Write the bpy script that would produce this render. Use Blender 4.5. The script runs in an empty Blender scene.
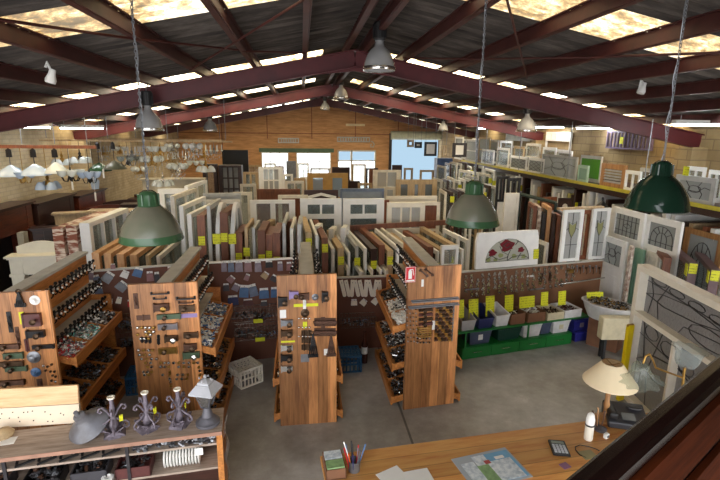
import bpy, math, random
from mathutils import Vector as V, Matrix as M
rnd = random.Random(11)
sc = bpy.context.scene; COL = sc.collection
PI = math.pi
def rd(d): return math.radians(d)
# ---------------------------------------------------------------- camera frame: turns a picture measurement plus a known plane into a place
EYE = V((0, 0, 3.5)); FPX = 479.0
CR = M(((0.9928032, 0.0152739, -0.1187793), (-0.1191926, 0.2222236, -0.9676827), (0.0116153, 0.9748761, 0.2224448)))
CR = M(((CR[0][0], CR[0][1], CR[0][2]), (CR[1][0], CR[1][1], CR[1][2]), (CR[2][0], CR[2][1], CR[2][2])))
def at(px, py, X=None, Y=None, Z=None):
    r = CR @ V((px - 360, 240 - py, -FPX))
    t = X / r.x if X is not None else Y / r.y if Y is not None else (Z - 3.5) / r.z
    return EYE + r * t
# ---------------------------------------------------------------- mesh builder
class B:
    def __init__(s): s.v = []; s.f = []
    def add(s, vs, fs, m=None):
        k = len(s.v)
        s.v += [tuple(m @ V(v)) if m else tuple(v) for v in vs]
        s.f += [tuple(i + k for i in f) for f in fs]; return s
    def box(s, x0, x1, y0, y1, z0, z1, m=None):
        return s.add([(x0,y0,z0),(x1,y0,z0),(x1,y1,z0),(x0,y1,z0),(x0,y0,z1),(x1,y0,z1),(x1,y1,z1),(x0,y1,z1)],
            [(0,3,2,1),(4,5,6,7),(0,1,5,4),(1,2,6,5),(2,3,7,6),(3,0,4,7)], m)
    def bar(s, p, q, w, h=None, up=(0,0,1)):
        p, q = V(p), V(q); d = (q - p).normalized(); h = h or w
        a = d.cross(V(up)); a = a.normalized() if a.length > 1e-4 else V((1,0,0)); b = a.cross(d)
        vs = [e + a * (i * w / 2) + b * (j * h / 2) for e in (p, q) for i, j in ((-1,-1),(1,-1),(1,1),(-1,1))]
        return s.add(vs, [(3,2,1,0),(4,5,6,7),(0,1,5,4),(1,2,6,5),(2,3,7,6),(3,0,4,7)])
    def tube(s, pts, r, n=6, m=None, cap=True):
        pts = [V(p) for p in pts]; k = len(pts); rs = r if isinstance(r, (list, tuple)) else [r] * k
        vs = []; a = None
        for i, p in enumerate(pts):
            d = (pts[min(i+1,k-1)] - pts[max(i-1,0)]).normalized()
            if a is None: a = d.orthogonal().normalized()
            a = (a - d * a.dot(d)); a = a.normalized() if a.length > 1e-5 else d.orthogonal().normalized()
            b = d.cross(a)
            vs += [p + (a * math.cos(t) + b * math.sin(t)) * rs[i] for t in (2*PI*j/n for j in range(n))]
        fs = [(i*n+j, i*n+(j+1)%n, (i+1)*n+(j+1)%n, (i+1)*n+j) for i in range(k-1) for j in range(n)]
        if cap: fs += [tuple(range(n-1,-1,-1)), tuple((k-1)*n+j for j in range(n))]
        return s.add(vs, fs, m)
    def lathe(s, prof, n=20, m=None, wave=0, wn=8):
        vs = []; k = len(prof)
        for i, (r, z) in enumerate(prof):
            for j in range(n):
                t = 2*PI*j/n; w = 1 + (wave * math.cos(wn*t) if wave and i in WV else 0)
                vs.append((r*w*math.cos(t), r*w*math.sin(t), z))
        fs = [(i*n+j, i*n+(j+1)%n, (i+1)*n+(j+1)%n, (i+1)*n+j) for i in range(k-1) for j in range(n)]
        if prof[0][0] > 1e-4 and prof[0] != prof[-1]: pass
        return s.add(vs, fs, m)
    def disc(s, r, z, n=16, m=None):
        return s.add([(r*math.cos(2*PI*j/n), r*math.sin(2*PI*j/n), z) for j in range(n)], [tuple(range(n))], m)
    def prism(s, poly, y0, y1, m=None):     # polygon in x,z extruded along y
        k = len(poly)
        vs = [(x, y0, z) for x, z in poly] + [(x, y1, z) for x, z in poly]
        return s.add(vs, [tuple(range(k)), tuple(range(2*k-1, k-1, -1))] + [(i, i+k, (i+1)%k+k, (i+1)%k) for i in range(k)], m)
    def ring(s, outer, inner, y0, y1, m=None):   # closed band between two x,z outlines of equal length
        k = len(outer); vs = []
        for y in (y0, y1): vs += [(x,y,z) for x,z in outer] + [(x,y,z) for x,z in inner]
        fs = []
        for i in range(k):
            j = (i+1) % k
            fs += [(i,j,k+j,k+i), (2*k+i,3*k+i,3*k+j,2*k+j), (i,2*k+i,2*k+j,j), (k+i,k+j,3*k+j,3*k+i)]
        return s.add(vs, fs, m)
    def ball(s, c, r, n=8, sq=1.0):
        k = 6; vs = []; prof = [(r*math.sin(PI*i/k), -r*sq*math.cos(PI*i/k)) for i in range(k+1)]
        return s.lathe(prof, n, M.Translation(V(c)))
    def build(s, name, mat, parent=None, smooth=False, bevel=0, kind=None, loc=None):
        me = bpy.data.meshes.new(name); me.from_pydata(s.v, [], s.f); me.materials.append(mat); me.validate()
        me.update()
        if smooth:
            me.shade_smooth()
            try: me.set_sharp_from_angle(angle=rd(40))
            except Exception: pass
        o = bpy.data.objects.new(name, me); COL.objects.link(o)
        if parent: o.parent = parent
        if loc is not None: o.location = loc
        if bevel:
            b = o.modifiers.new('bevel', 'BEVEL'); b.width = bevel; b.segments = 2; b.limit_method = 'ANGLE'
        if kind: o['kind'] = kind
        return o
WV = ()
def xf(loc=(0,0,0), rz=0, rx=0, ry=0): return M.Translation(V(loc)) @ M.Rotation(rz,4,'Z') @ M.Rotation(ry,4,'Y') @ M.Rotation(rx,4,'X')
def thing(name, label, cat, loc=(0,0,0), rz=0, group=None, rx=0, ry=0):
    o = bpy.data.objects.new(name, None); o.empty_display_size = .1; COL.objects.link(o)
    o.location = loc; o.rotation_euler = (rx, ry, rz); return tag(o, label, cat, group)
def tag(o, label, cat, group=None):
    o['label'] = label; o['category'] = cat
    if 'kind' not in o: o['kind'] = 'thing'
    if group: o['group'] = group
    return o
def kids(o): return [c for c in bpy.data.objects if c.parent == o]
KID = {}
def dup(root, loc, rot=None, label=None, group=None, scale=None, mats=None):
    if root.name not in KID: KID[root.name] = [(c, list(c.children)) for c in root.children]
    r = root.copy(); COL.objects.link(r); r.location = loc
    if rot is not None: r.rotation_euler = rot if isinstance(rot, (tuple, list)) else (0, 0, rot)
    if scale is not None: r.scale = (scale,)*3 if not isinstance(scale, tuple) else scale
    if label: r['label'] = label
    if group: r['group'] = group
    for c, gs in KID[root.name]:
        d = c.copy(); COL.objects.link(d); d.parent = r
        for g in gs:
            e = g.copy(); COL.objects.link(e); e.parent = d
    return r
ONE = 'first second third fourth fifth sixth seventh eighth ninth tenth eleventh twelfth thirteenth fourteenth fifteenth sixteenth seventeenth eighteenth nineteenth twentieth'.split()
def nth(i):
    if i < 20: return ONE[i]
    t = ['twenty','thirty','forty','fifty','sixty','seventy','eighty','ninety'][(i+1)//10-2]
    return t + '-' + ONE[i % 10] if (i+1) % 10 else t[:-1]+'ieth'
# ---------------------------------------------------------------- materials
MATS = {}
def nodes(name):
    m = bpy.data.materials.new(name); m.use_nodes = True; nt = m.node_tree
    return m, nt, nt.nodes['Principled BSDF']
def link(nt, a, b): nt.links.new(a, b)
def noise(nt, scale, detail=4, vec=None, rough=.6):
    n = nt.nodes.new('ShaderNodeTexNoise'); n.inputs['Scale'].default_value = scale; n.inputs['Detail'].default_value = detail
    n.inputs['Roughness'].default_value = rough
    if vec: link(nt, vec, n.inputs['Vector'])
    return n
def coords(nt, scale=(1,1,1), rot=(0,0,0)):
    t = nt.nodes.new('ShaderNodeTexCoord'); mp = nt.nodes.new('ShaderNodeMapping')
    mp.inputs['Scale'].default_value = scale; mp.inputs['Rotation'].default_value = rot
    link(nt, t.outputs['Object'], mp.inputs['Vector']); return mp.outputs['Vector']
def ramp(nt, fac, stops):
    r = nt.nodes.new('ShaderNodeValToRGB'); e = r.color_ramp.elements
    while len(e) < len(stops): e.new(.5)
    for el, (p, c) in zip(e, stops): el.position = p; el.color = (*c, 1)
    link(nt, fac, r.inputs['Fac']); return r.outputs['Color']
def mul(c, k): return tuple(min(1, x*k) for x in c)
def srgb(r, g, b): return tuple((x/255/12.92 if x/255 <= .04045 else ((x/255+.055)/1.055)**2.4) for x in (r,g,b))
def vary(nt, col, bs, amt):
    oi = nt.nodes.new('ShaderNodeObjectInfo'); mr = nt.nodes.new('ShaderNodeMapRange')
    mr.inputs['To Min'].default_value = 1-amt; mr.inputs['To Max'].default_value = 1+amt
    link(nt, oi.outputs['Random'], mr.inputs['Value'])
    h = nt.nodes.new('ShaderNodeHueSaturation'); link(nt, mr.outputs['Result'], h.inputs['Value']); link(nt, col, h.inputs['Color'])
    link(nt, h.outputs['Color'], bs.inputs['Base Color'])
def bumpn(nt, bs, h, dist=.01, s=.4):
    b = nt.nodes.new('ShaderNodeBump'); b.inputs['Distance'].default_value = dist; b.inputs['Strength'].default_value = s
    link(nt, h, b.inputs['Height']); link(nt, b.outputs['Normal'], bs.inputs['Normal'])
def paint(name, c, rough=.5, metal=0, wear=.25, scale=6, var=0.0, wearc=None, bump=0):
    m, nt, bs = nodes(name); v = coords(nt); n = noise(nt, scale, 6, v)
    col = ramp(nt, n.outputs['Fac'], [(.3, wearc or mul(c, 1-wear)), (.62, c)])
    if var: vary(nt, col, bs, var)
    else: link(nt, col, bs.inputs['Base Color'])
    bs.inputs['Roughness'].default_value = rough; bs.inputs['Metallic'].default_value = metal
    if bump: bumpn(nt, bs, noise(nt, scale*6, 3, v).outputs['Fac'], bump)
    MATS[name] = m; return m
def wood(name, c1, c2, scale=(1,1,1), rough=.45, var=0.0, boards=0, axis=0, freq=6):
    """grain runs along the axis with the small scale; boards>0 gives boards of that width with their own tone"""
    m, nt, bs = nodes(name); v = coords(nt, scale)
    n = noise(nt, freq, 8, v, .65); n2 = noise(nt, freq*.35, 2, v)
    mx = nt.nodes.new('ShaderNodeMath'); mx.operation = 'ADD'; link(nt, n.outputs['Fac'], mx.inputs[0]); 
    ms = nt.nodes.new('ShaderNodeMath'); ms.operation = 'MULTIPLY'; ms.inputs[1].default_value = .7; link(nt, n2.outputs['Fac'], ms.inputs[0]); link(nt, ms.outputs[0], mx.inputs[1])
    col = ramp(nt, mx.outputs[0], [(.55, c1), (1.0, c2)])
    if boards:
        t = nt.nodes.new('ShaderNodeTexCoord'); sp = nt.nodes.new('ShaderNodeSeparateXYZ'); link(nt, t.outputs['Object'], sp.inputs[0])
        d = nt.nodes.new('ShaderNodeMath'); d.operation = 'DIVIDE'; d.inputs[1].default_value = boards; link(nt, sp.outputs[axis], d.inputs[0])
        fl = nt.nodes.new('ShaderNodeMath'); fl.operation = 'FLOOR'; link(nt, d.outputs[0], fl.inputs[0])
        wn = nt.nodes.new('ShaderNodeTexWhiteNoise'); wn.noise_dimensions = '1D'; link(nt, fl.outputs[0], wn.inputs['W'])
        fr = nt.nodes.new('ShaderNodeMath'); fr.operation = 'FRACT'; link(nt, d.outputs[0], fr.inputs[0])
        g = ramp(nt, fr.outputs[0], [(0, (.35,.35,.35)), (.03, (1,1,1)), (.97, (1,1,1)), (1, (.35,.35,.35))])
        mr = nt.nodes.new('ShaderNodeMapRange'); mr.inputs['To Min'].default_value = .55; mr.inputs['To Max'].default_value = 1.36; link(nt, wn.outputs['Value'], mr.inputs['Value'])
        h = nt.nodes.new('ShaderNodeHueSaturation'); link(nt, mr.outputs['Result'], h.inputs['Value']); link(nt, col, h.inputs['Color'])
        mm = nt.nodes.new('ShaderNodeMix'); mm.data_type = 'RGBA'; mm.blend_type = 'MULTIPLY'; mm.inputs['Factor'].default_value = 1
        link(nt, h.outputs['Color'], mm.inputs[6]); link(nt, g, mm.inputs[7]); col = mm.outputs[2]
    if var: vary(nt, col, bs, var)
    else: link(nt, col, bs.inputs['Base Color'])
    bs.inputs['Roughness'].default_value = rough
    bumpn(nt, bs, n.outputs['Fac'], .003, .3)
    MATS[name] = m; return m
def glow(name, c, st):
    m = bpy.data.materials.new(name); m.use_nodes = True; nt = m.node_tree; nt.nodes.remove(nt.nodes['Principled BSDF'])
    e = nt.nodes.new('ShaderNodeEmission'); e.inputs['Color'].default_value = (*c, 1); e.inputs['Strength'].default_value = st
    link(nt, e.outputs[0], nt.nodes['Material Output'].inputs['Surface']); MATS[name] = m; return m
def glass(name, c=(.9,.93,.92), clear=.75, rough=.08, pat=0, pc=(.5,.5,.5)):
    m = bpy.data.materials.new(name); m.use_nodes = True; nt = m.node_tree; bs = nt.nodes['Principled BSDF']
    bs.inputs['Base Color'].default_value = (*pc, 1); bs.inputs['Roughness'].default_value = rough; bs.inputs['Specular IOR Level'].default_value = .8
    tr = nt.nodes.new('ShaderNodeBsdfTransparent'); tr.inputs['Color'].default_value = (*c, 1)
    mx = nt.nodes.new('ShaderNodeMixShader'); mx.inputs[0].default_value = clear
    link(nt, bs.outputs[0], mx.inputs[1]); link(nt, tr.outputs[0], mx.inputs[2]); link(nt, mx.outputs[0], nt.nodes['Material Output'].inputs['Surface'])
    if pat: bumpn(nt, bs, noise(nt, pat, 2, coords(nt)).outputs['Fac'], .02, .8)
    MATS[name] = m; return m
white = paint('white paint', srgb(240,239,234), .5, wear=.1, var=.10)
cream = paint('cream paint', srgb(222,208,178), .5, wear=.12, var=.04)
ivory = paint('ivory paint', srgb(240,232,214), .5, wear=.1)
offwhite = paint('aged white paint', srgb(222,215,200), .6, wear=.24, var=.12, scale=9)
greywhite = paint('pale grey paint', srgb(192,192,188), .6, wear=.25, var=.12)
peel = paint('peeling paint over timber', srgb(215,205,190), .7, wearc=srgb(120,72,48), scale=14, var=.1)
strip = wood('stripped pine', srgb(176,116,72), srgb(218,172,122), (9,9,1), .55, .12)
redwood = wood('red brown timber', srgb(84,44,28), srgb(136,80,50), (9,9,1), .5, .15)
darkwood = wood('dark stained timber', srgb(30,16,11), srgb(62,34,24), (1,9,9), .4, .2)
mahog = wood('polished mahogany', srgb(52,20,12), srgb(104,46,26), (1,8,8), .3, .15)
honey = wood('honey timber', srgb(128,84,46), srgb(182,134,84), (9,9,.8), .4, .1)
tanwood = wood('tan timber', srgb(146,118,84), srgb(190,164,124), (9,9,1), .6, .15)
yellow = paint('yellow card', srgb(214,214,30), .6, wear=.1)
black = paint('black', srgb(28,27,28), .5, wear=.3)
iron = paint('dark wrought iron', srgb(66,62,64), .55, .5, wear=.4, scale=20)
greymetal = paint('grey metal', srgb(140,142,146), .4, .7, wear=.3, scale=12)
chrome = paint('bright metal', srgb(205,202,196), .22, .95, wear=.15)
brass = paint('brass', srgb(176,138,72), .3, .9, wear=.35, scale=20)
bronze = paint('dark bronze', srgb(84,64,46), .4, .7, wear=.45, scale=20, var=.25)
clear = glass('clear glass', clear=.72, pc=(.42,.46,.47))
frost = glass('textured glass', (.85,.88,.88), .42, .25, 60, pc=(.50,.53,.53))
milk = glass('milk glass', (.95,.97,.97), .3, .2, 0, (.78,.82,.80))
paper = paint('paper', srgb(232,230,224), .7, wear=.06)
def build_roll(*a): pass
# ================================================================ THE SHELL
RX, RZ0, SL = .9, 4.79, .198          # ridge x, height of rafter tops at the ridge, roof slope
XL, XR, YB, YF = -6.2, 7.4, 25.7, 1.2
def rz_(x): return RZ0 - SL*abs(x - RX)
# floor
def mk_floor():
    m, nt, bs = nodes('stained concrete'); v = coords(nt)
    a = noise(nt, .45, 4, v, .55); b = noise(nt, 3.5, 8, v, .7); c = noise(nt, 45, 3, v)
    ad = nt.nodes.new('ShaderNodeMath'); ad.operation = 'MULTIPLY_ADD'; ad.inputs[1].default_value = .5
    link(nt, b.outputs['Fac'], ad.inputs[0]); link(nt, a.outputs['Fac'], ad.inputs[2])
    col = ramp(nt, ad.outputs[0], [(.55, srgb(122,117,110)), (.72, srgb(150,146,139)), (.86, srgb(174,171,166)), (1.0, srgb(206,205,202))])
    sp = nt.nodes.new('ShaderNodeSeparateXYZ'); link(nt, v, sp.inputs[0])
    def joint(axis, pos):
        s = nt.nodes.new('ShaderNodeMath'); s.operation = 'SUBTRACT'; s.inputs[1].default_value = pos; link(nt, sp.outputs[axis], s.inputs[0])
        ab = nt.nodes.new('ShaderNodeMath'); ab.operation = 'ABSOLUTE'; link(nt, s.outputs[0], ab.inputs[0])
        lt = nt.nodes.new('ShaderNodeMath'); lt.operation = 'GREATER_THAN'; lt.inputs[1].default_value = .014; link(nt, ab.outputs[0], lt.inputs[0]); return lt.outputs[0]
    j = nt.nodes.new('ShaderNodeMath'); j.operation = 'MINIMUM'; link(nt, joint(0, 1.22), j.inputs[0]); link(nt, joint(0, 1.22), j.inputs[1])
    mr = nt.nodes.new('ShaderNodeMapRange'); mr.inputs['To Min'].default_value = .35; link(nt, j.outputs[0], mr.inputs['Value'])
    mm = nt.nodes.new('ShaderNodeMix'); mm.data_type = 'RGBA'; mm.blend_type = 'MULTIPLY'; mm.inputs['Factor'].default_value = 1
    link(nt, col, mm.inputs[6]); link(nt, mr.outputs['Result'], mm.inputs[7]); link(nt, mm.outputs[2], bs.inputs['Base Color'])
    bs.inputs['Roughness'].default_value = .5; bumpn(nt, bs, c.outputs['Fac'], .004, .2); return m
B().box(XL-.1, XR+.1, -2, YB+.2, -.12, 0).build('floor', mk_floor(), kind='structure')
def brickmat(name, c1, c2, mort, s=1.0, axis='X', w=.46, h=.16):
    m, nt, bs = nodes(name); v = coords(nt)
    sp = nt.nodes.new('ShaderNodeSeparateXYZ'); link(nt, v, sp.inputs[0]); cb = nt.nodes.new('ShaderNodeCombineXYZ')
    link(nt, sp.outputs[0 if axis == 'X' else 1], cb.inputs[0]); link(nt, sp.outputs[2], cb.inputs[1])
    b = nt.nodes.new('ShaderNodeTexBrick'); b.inputs['Color1'].default_value = (*c1,1); b.inputs['Color2'].default_value = (*c2,1); b.inputs['Mortar'].default_value = (*mort,1)
    b.inputs['Scale'].default_value = 1; b.inputs['Brick Width'].default_value = w; b.inputs['Row Height'].default_value = h; b.inputs['Mortar Size'].default_value = .012
    link(nt, cb.outputs[0], b.inputs['Vector'])
    n = noise(nt, 1.6, 6, v); mm = nt.nodes.new('ShaderNodeMix'); mm.data_type = 'RGBA'; mm.blend_type = 'MULTIPLY'; mm.inputs['Factor'].default_value = 1
    link(nt, b.outputs['Color'], mm.inputs[6]); link(nt, ramp(nt, n.outputs['Fac'], [(.3,(.7,.66,.6)),(.6,(1,1,1))]), mm.inputs[7])
    link(nt, mm.outputs[2], bs.inputs['Base Color']); bs.inputs['Roughness'].default_value = .85; return m
side = brickmat('pale blockwork', srgb(208,192,158), srgb(196,178,142), srgb(188,172,142), axis='Y', w=.24, h=.09)
ev = rz_(XL) + .2; er = rz_(XR) + .2
B().box(XL-.2, XL, YF, YB+.2, 0, ev).build('wall_left', side, kind='structure')
side_r = brickmat('tan blockwork', srgb(168,146,104), srgb(150,128,90), srgb(136,116,84), axis='Y', w=.4, h=.19)
B().box(XR, XR+.2, YF, YB+.2, 0, er).build('wall_right', side_r, kind='structure')
# back wall of tan sheeting with openings: left windows, glazed door, roller door
cladm = wood('tan wall sheeting', srgb(160,112,72), srgb(208,158,108), (.7,1,5), .7, 0, 0, 0, 3)
def wallseg(b, x0, x1, z0, z1): b.box(x0, x1, YB, YB+.18, z0, z1)
cols = [at(p, 150, Y=YB).x for p in (261, 288.5, 296, 331, 337.5, 376, 391.5, 441)]
ztop = at(270, 152, Y=YB).z; zroll = at(415, 137.5, Y=YB).z
w = B()
zh = 3.05
wallseg(w, XL, cols[0], 0, zh); wallseg(w, cols[1], cols[2], 0, zh); wallseg(w, cols[3], cols[4], 0, zh); wallseg(w, cols[5], cols[6], 0, zh); wallseg(w, cols[7], XR, 0, zh)
wallseg(w, cols[0], cols[1], 0, .9); wallseg(w, cols[2], cols[3], 0, .9)
wallseg(w, cols[0], cols[1], ztop, zh); wallseg(w, cols[2], cols[3], ztop, zh); wallseg(w, cols[4], cols[5], 2.5, zh)
w.prism([(XL, zh), (cols[6], zh), (cols[6], rz_(cols[6])+.12), (RX, RZ0+.12), (XL, rz_(XL)+.12)], YB, YB+.18)
w.prism([(cols[6], zroll), (cols[7], zroll), (cols[7], rz_(cols[7])+.12), (cols[6], rz_(cols[6])+.12)], YB, YB+.18)
w.prism([(cols[7], zh), (XR, zh), (XR, rz_(XR)+.12), (cols[7], rz_(cols[7])+.12)], YB, YB+.18)
w.build('wall_back', cladm, kind='structure')
cb = B(); x = RX - 7.2
while x < XR:
    if XL < x: 
        lo = 3.05 if any(cols[i]-.05 < x < cols[i+1]+.05 for i in (0,2,4,6)) else 0
        cb.box(x-.02, x+.02, YB-.025, YB, max(lo, zroll if cols[6]-.05<x<cols[7]+.05 else lo), rz_(x)+.1)
    x += 2.4/1.05
cb.box(XL, cols[6]-.05, YB-.025, YB, 3.3, 3.34); cb.box(cols[7]+.05, XR, YB-.025, YB, 3.3, 3.34)
cb.build('trim_1', redwood, kind='structure')
# windows of the back wall
daym = glow('daylight through old glass', (.93,.97,1.0), 2.2)
def backwin(n, x0, x1, z0, z1, nx, nz):
    f = B(); t = .06
    f.box(x0, x0+t, YB-.02, YB+.1, z0, z1); f.box(x1-t, x1, YB-.02, YB+.1, z0, z1); f.box(x0+t, x1-t, YB-.02, YB+.1, z1-t, z1); f.box(x0+t, x1-t, YB-.02, YB+.1, z0, z0+t)
    for i in range(1, nx): q = x0+(x1-x0)*i/nx; f.box(q-.02, q+.02, YB+.01, YB+.05, z0+t, z1-t)
    for i in range(1, nz): q = z0+(z1-z0)*i/nz; f.box(x0+t, x1-t, YB+.01, YB+.05, q-.015, q+.015)
    o = f.build('window_%d' % n, offwhite, kind='structure')
    B().box(x0+t, x1-t, YB+.052, YB+.062, z0+t, z1-t).build('pane', daym, o)
    return o
backwin(1, cols[0], cols[1], .9, ztop, 3, 3); backwin(2, cols[2], cols[3], .9, ztop, 3, 3)
f = B(); x0, x1 = cols[4], cols[5]; mid = x0 + (x1-x0)*.36
for a, b_, c, d in ((x0,x0+.07,0,2.5),(x1-.07,x1,0,2.5),(mid-.05,mid+.05,0,2.5),(x0,x1,2.42,2.5),(x0,x1,1.9,1.96),(x0,mid,.0,.9)): f.box(a, b_, YB-.03, YB+.1, c, d)
d1 = f.build('door_1', offwhite, kind='structure'); 
B().box(x0+.07, x1-.07, YB+.05, YB+.06, .02, 1.9).build('pane', daym, d1)
# green head boards above the windows
g = paint('faded green paint', srgb(88,112,88), .6)
B().box(cols[0]-.1, cols[3]+.15, YB-.07, YB, ztop, ztop+.2).build('trim_2', g, kind='structure')
# roller door rolled up, pale blue daylight beyond
rollm = paint('pale roller steel', srgb(206,212,190), .5)
rd_ = thing('roller_door', 'pale rolled up roller door above the bright opening in the back wall', 'roller door', ((cols[6]+cols[7])/2, YB-.25, zroll))
W2 = (cols[7]-cols[6])/2
b = B(); b.tube([(-W2-.1,0,.1),(W2+.1,0,.1)], .22, 18); b.build('curtain_roll', rollm, rd_, True)
b = B(); b.box(-W2-.14, -W2-.02, .05, .24, -zroll, .2); b.build('guide_rail', iron, rd_); b = B(); b.box(W2+.02, W2+.14, .05, .24, -zroll, .2); b.build('guide_rail', iron, rd_)
rd_['kind'] = 'structure'
# outside seen through the roller opening: yard, and a wall whose own glow stands in for daylight
skyb = paint('pale concrete yard', srgb(150,156,162), .8, wear=.1)
B().box(2, 12, YB+.3, YB+9, -.12, -.02).build('yard_ground', skyb, kind='structure')
B().box(1.5, 12.5, YB+9, YB+9.2, -.1, 5.2).build('glowing_yard_wall', glow('daylight glow on yard wall', srgb(178,208,230), .52), kind='structure')
# ---------------------------------------------------------------- roof
def corr(b, x0, x1, y0, y1, dz=0, per=.17, amp=.032):
    n = max(2, int((y1-y0)/per*6)); vs = []; fs = []
    for i in range(n+1):
        y = y0 + (y1-y0)*i/n; a = amp*math.sin(2*PI*y/per)
        vs += [(x0, y, rz_(x0)+.17+a+dz), (x1, y, rz_(x1)+.17+a+dz)]
    fs = [(2*i, 2*i+1, 2*i+3, 2*i+2) for i in range(n)]
    b.add(vs, fs)
m, nt, bs = nodes('weathered asbestos sheet'); v = coords(nt, (.8,7,.8)); n1 = noise(nt, 1.2, 8, v, .7)
link(nt, ramp(nt, n1.outputs['Fac'], [(.3, srgb(40,36,34)), (.5, srgb(72,65,60)), (.7, srgb(112,104,96))]), bs.inputs['Base Color']); bs.inputs['Roughness'].default_value = .9; roofm = m
def skymat(name, stops, st):
    m, nt, bs = nodes(name); v = coords(nt, (2.2,6,1)); n1 = noise(nt, 2.6, 8, v, .8); n2 = noise(nt, .8, 3, coords(nt), .6)
    mx = nt.nodes.new('ShaderNodeMath'); mx.operation = 'MULTIPLY_ADD'; mx.inputs[1].default_value = .6; link(nt, n2.outputs['Fac'], mx.inputs[0]); link(nt, n1.outputs['Fac'], mx.inputs[2])
    ec = ramp(nt, mx.outputs[0], stops)
    link(nt, ec, bs.inputs['Emission Color']); bs.inputs['Emission Strength'].default_value = st; bs.inputs['Base Color'].default_value = (.5,.45,.35,1); return m
skym = skymat('translucent sheet', [(.62, srgb(40,30,18)), (.735, srgb(128,104,66)), (.84, srgb(226,208,168)), (.99, (1,1,.98))], 5.2)
skyd = skymat('lichen stained translucent sheet', [(.66, srgb(56,42,24)), (.75, srgb(150,116,66)), (.82, srgb(206,180,128)), (.93, srgb(252,244,226))], .95)
SKY = [(4.2, 5.05), (8.62, 9.45), (13.3, 14.15), (17.8, 18.6), (22.2, 23.0)]
edges = [YF-1.5] + [e for s in SKY for e in s] + [YB+.2]
for sx, nm in ((XL-.15, 'ceiling'), (XR+.15, 'ceiling')):
    b = B()
    for i in range(0, len(edges), 2): corr(b, RX, sx, edges[i], edges[i+1])
    b.build(nm, roofm, kind='structure', smooth=True)
    for s in SKY:
        b = B(); corr(b, RX + (.5 if sx > 0 else -.5), sx, s[0], s[1]); b.build('skylight', skyd if s[0] < 5 else skym, kind='structure', smooth=True)
        b = B(); corr(b, RX, RX + (.5 if sx > 0 else -.5), s[0], s[1]); b.build('ceiling', roofm, kind='structure')
b = B(); b.prism([(RX-.3, RZ0+.14), (RX, RZ0+.21), (RX+.3, RZ0+.14), (RX+.3, RZ0+.16), (RX, RZ0+.24), (RX-.3, RZ0+.16)], YF-1.5, YB); b.build('ridge_cap', roofm, kind='structure')
redox = paint('red oxide steel', srgb(90,28,32), .5, wear=.35, scale=3)
redpur = paint('dusty red oxide purlin', srgb(84,42,38), .55, wear=.45, scale=4)
def rafter(y):
    b = B(); d = .27; w = .14; t = .016
    for sx in (XL, XR):
        for k, ww, hh in ((-t/2, w, t), (-d+t/2, w, t), (-d/2, .012, d)):
            b.bar((RX, y, RZ0+k), (sx, y, rz_(sx)+k), ww, hh, (0,0,1))
        x = XL + .08 if sx < 0 else XR - .08
        b.prism([(RX, RZ0-d), (RX+(.7 if sx>0 else -.7), rz_(RX+.7)-d), (RX, RZ0-d-.06)] if sx < 0 else [(RX, RZ0-d), (RX, RZ0-d-.06), (RX+.7, rz_(RX+.7)-d)], y-.008, y+.008)
    return b.build('portal_frame', redox, kind='structure')
FR = (2.35, 8.3, 14.3, 20.3)
for y in FR:
    rafter(y)
    for sx in (XL, XR):
        x = sx+.16 if sx < 0 else sx-.16
        B().box(x-.16, x+.16, y-.2, y+.2, 0, rz_(x)-.26).build('pier', side if sx < 0 else side_r, kind='structure')
for k in range(-8, 9):
    if k == 0: xs = (RX-.13, RX+.13)
    else:
        xs = (RX + .8*k,)
    for x in xs:
        if not XL < x < XR-.1: continue
        z = rz_(x); sg = 1 if x > RX else -1
        b = B(); b.bar((x, YF-1, z+.075), (x, YB, z+.075), .012, .15, (-SL*sg,0,-1)); b.bar((x+sg*.03, YF-1, z+.004-.0*SL), (x+sg*.03, YB, z+.004), .065, .01); b.bar((x-sg*.0, YF-1, z+.145), (x, YB, z+.145), .06, .01)
        b.build('purlin', redpur, kind='structure')
def roofpt(px, py, dz=.0):
    r = CR @ V((px-360, 240-py, -FPX)); lo, hi = .001, .2
    for k in range(60):
        m_ = (lo+hi)/2; p = EYE + r*m_
        if p.z > rz_(p.x)+dz: hi = m_
        else: lo = m_
    return EYE + r*lo
for p, q in (((-25,16),(120,37)), ((120,37),(238,50)), ((190,70),(303,0)), ((243,51),(306,53)), ((486,59),(600,57)), ((600,57),(735,52)), ((505,-8),(527,78)), ((403,58),(484,59))):
    a, c = roofpt(*p), roofpt(*q); b = B(); b.tube([a, c], .013, 6); b.build('brace_rod', redpur, kind='structure')
# horizontal shelf-hanger beam along the left wall is built with the lamps
# ---------------------------------------------------------------- light, world, camera
wd = bpy.data.worlds.new('World'); sc.world = wd; wd.use_nodes = True
bg = wd.node_tree.nodes['Background']
st = wd.node_tree.nodes.new('ShaderNodeTexSky'); st.sky_type = 'HOSEK_WILKIE'; st.turbidity = 6; st.sun_direction = (.3,-.2,.93); 
mixn = wd.node_tree.nodes.new('ShaderNodeMix'); mixn.data_type = 'RGBA'; mixn.inputs['Factor'].default_value = .75
wd.node_tree.links.new(st.outputs[0], mixn.inputs[6]); mixn.inputs[7].default_value = (.97,.98,1,1)
wd.node_tree.links.new(mixn.outputs[2], bg.inputs['Color']); bg.inputs['Strength'].default_value = 2.9
cam = bpy.data.cameras.new('camera'); co = bpy.data.objects.new('camera', cam); COL.objects.link(co)
co.matrix_world = M.Translation(EYE) @ CR.to_4x4(); cam.sensor_width = 36; cam.lens = FPX/720*36; cam.clip_start = .05; cam.clip_end = 200
sc.camera = co
vs = sc.view_settings; vs.view_transform = 'Standard'; vs.look = 'None'; vs.gamma = 1; vs.exposure = 1.08
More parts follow.
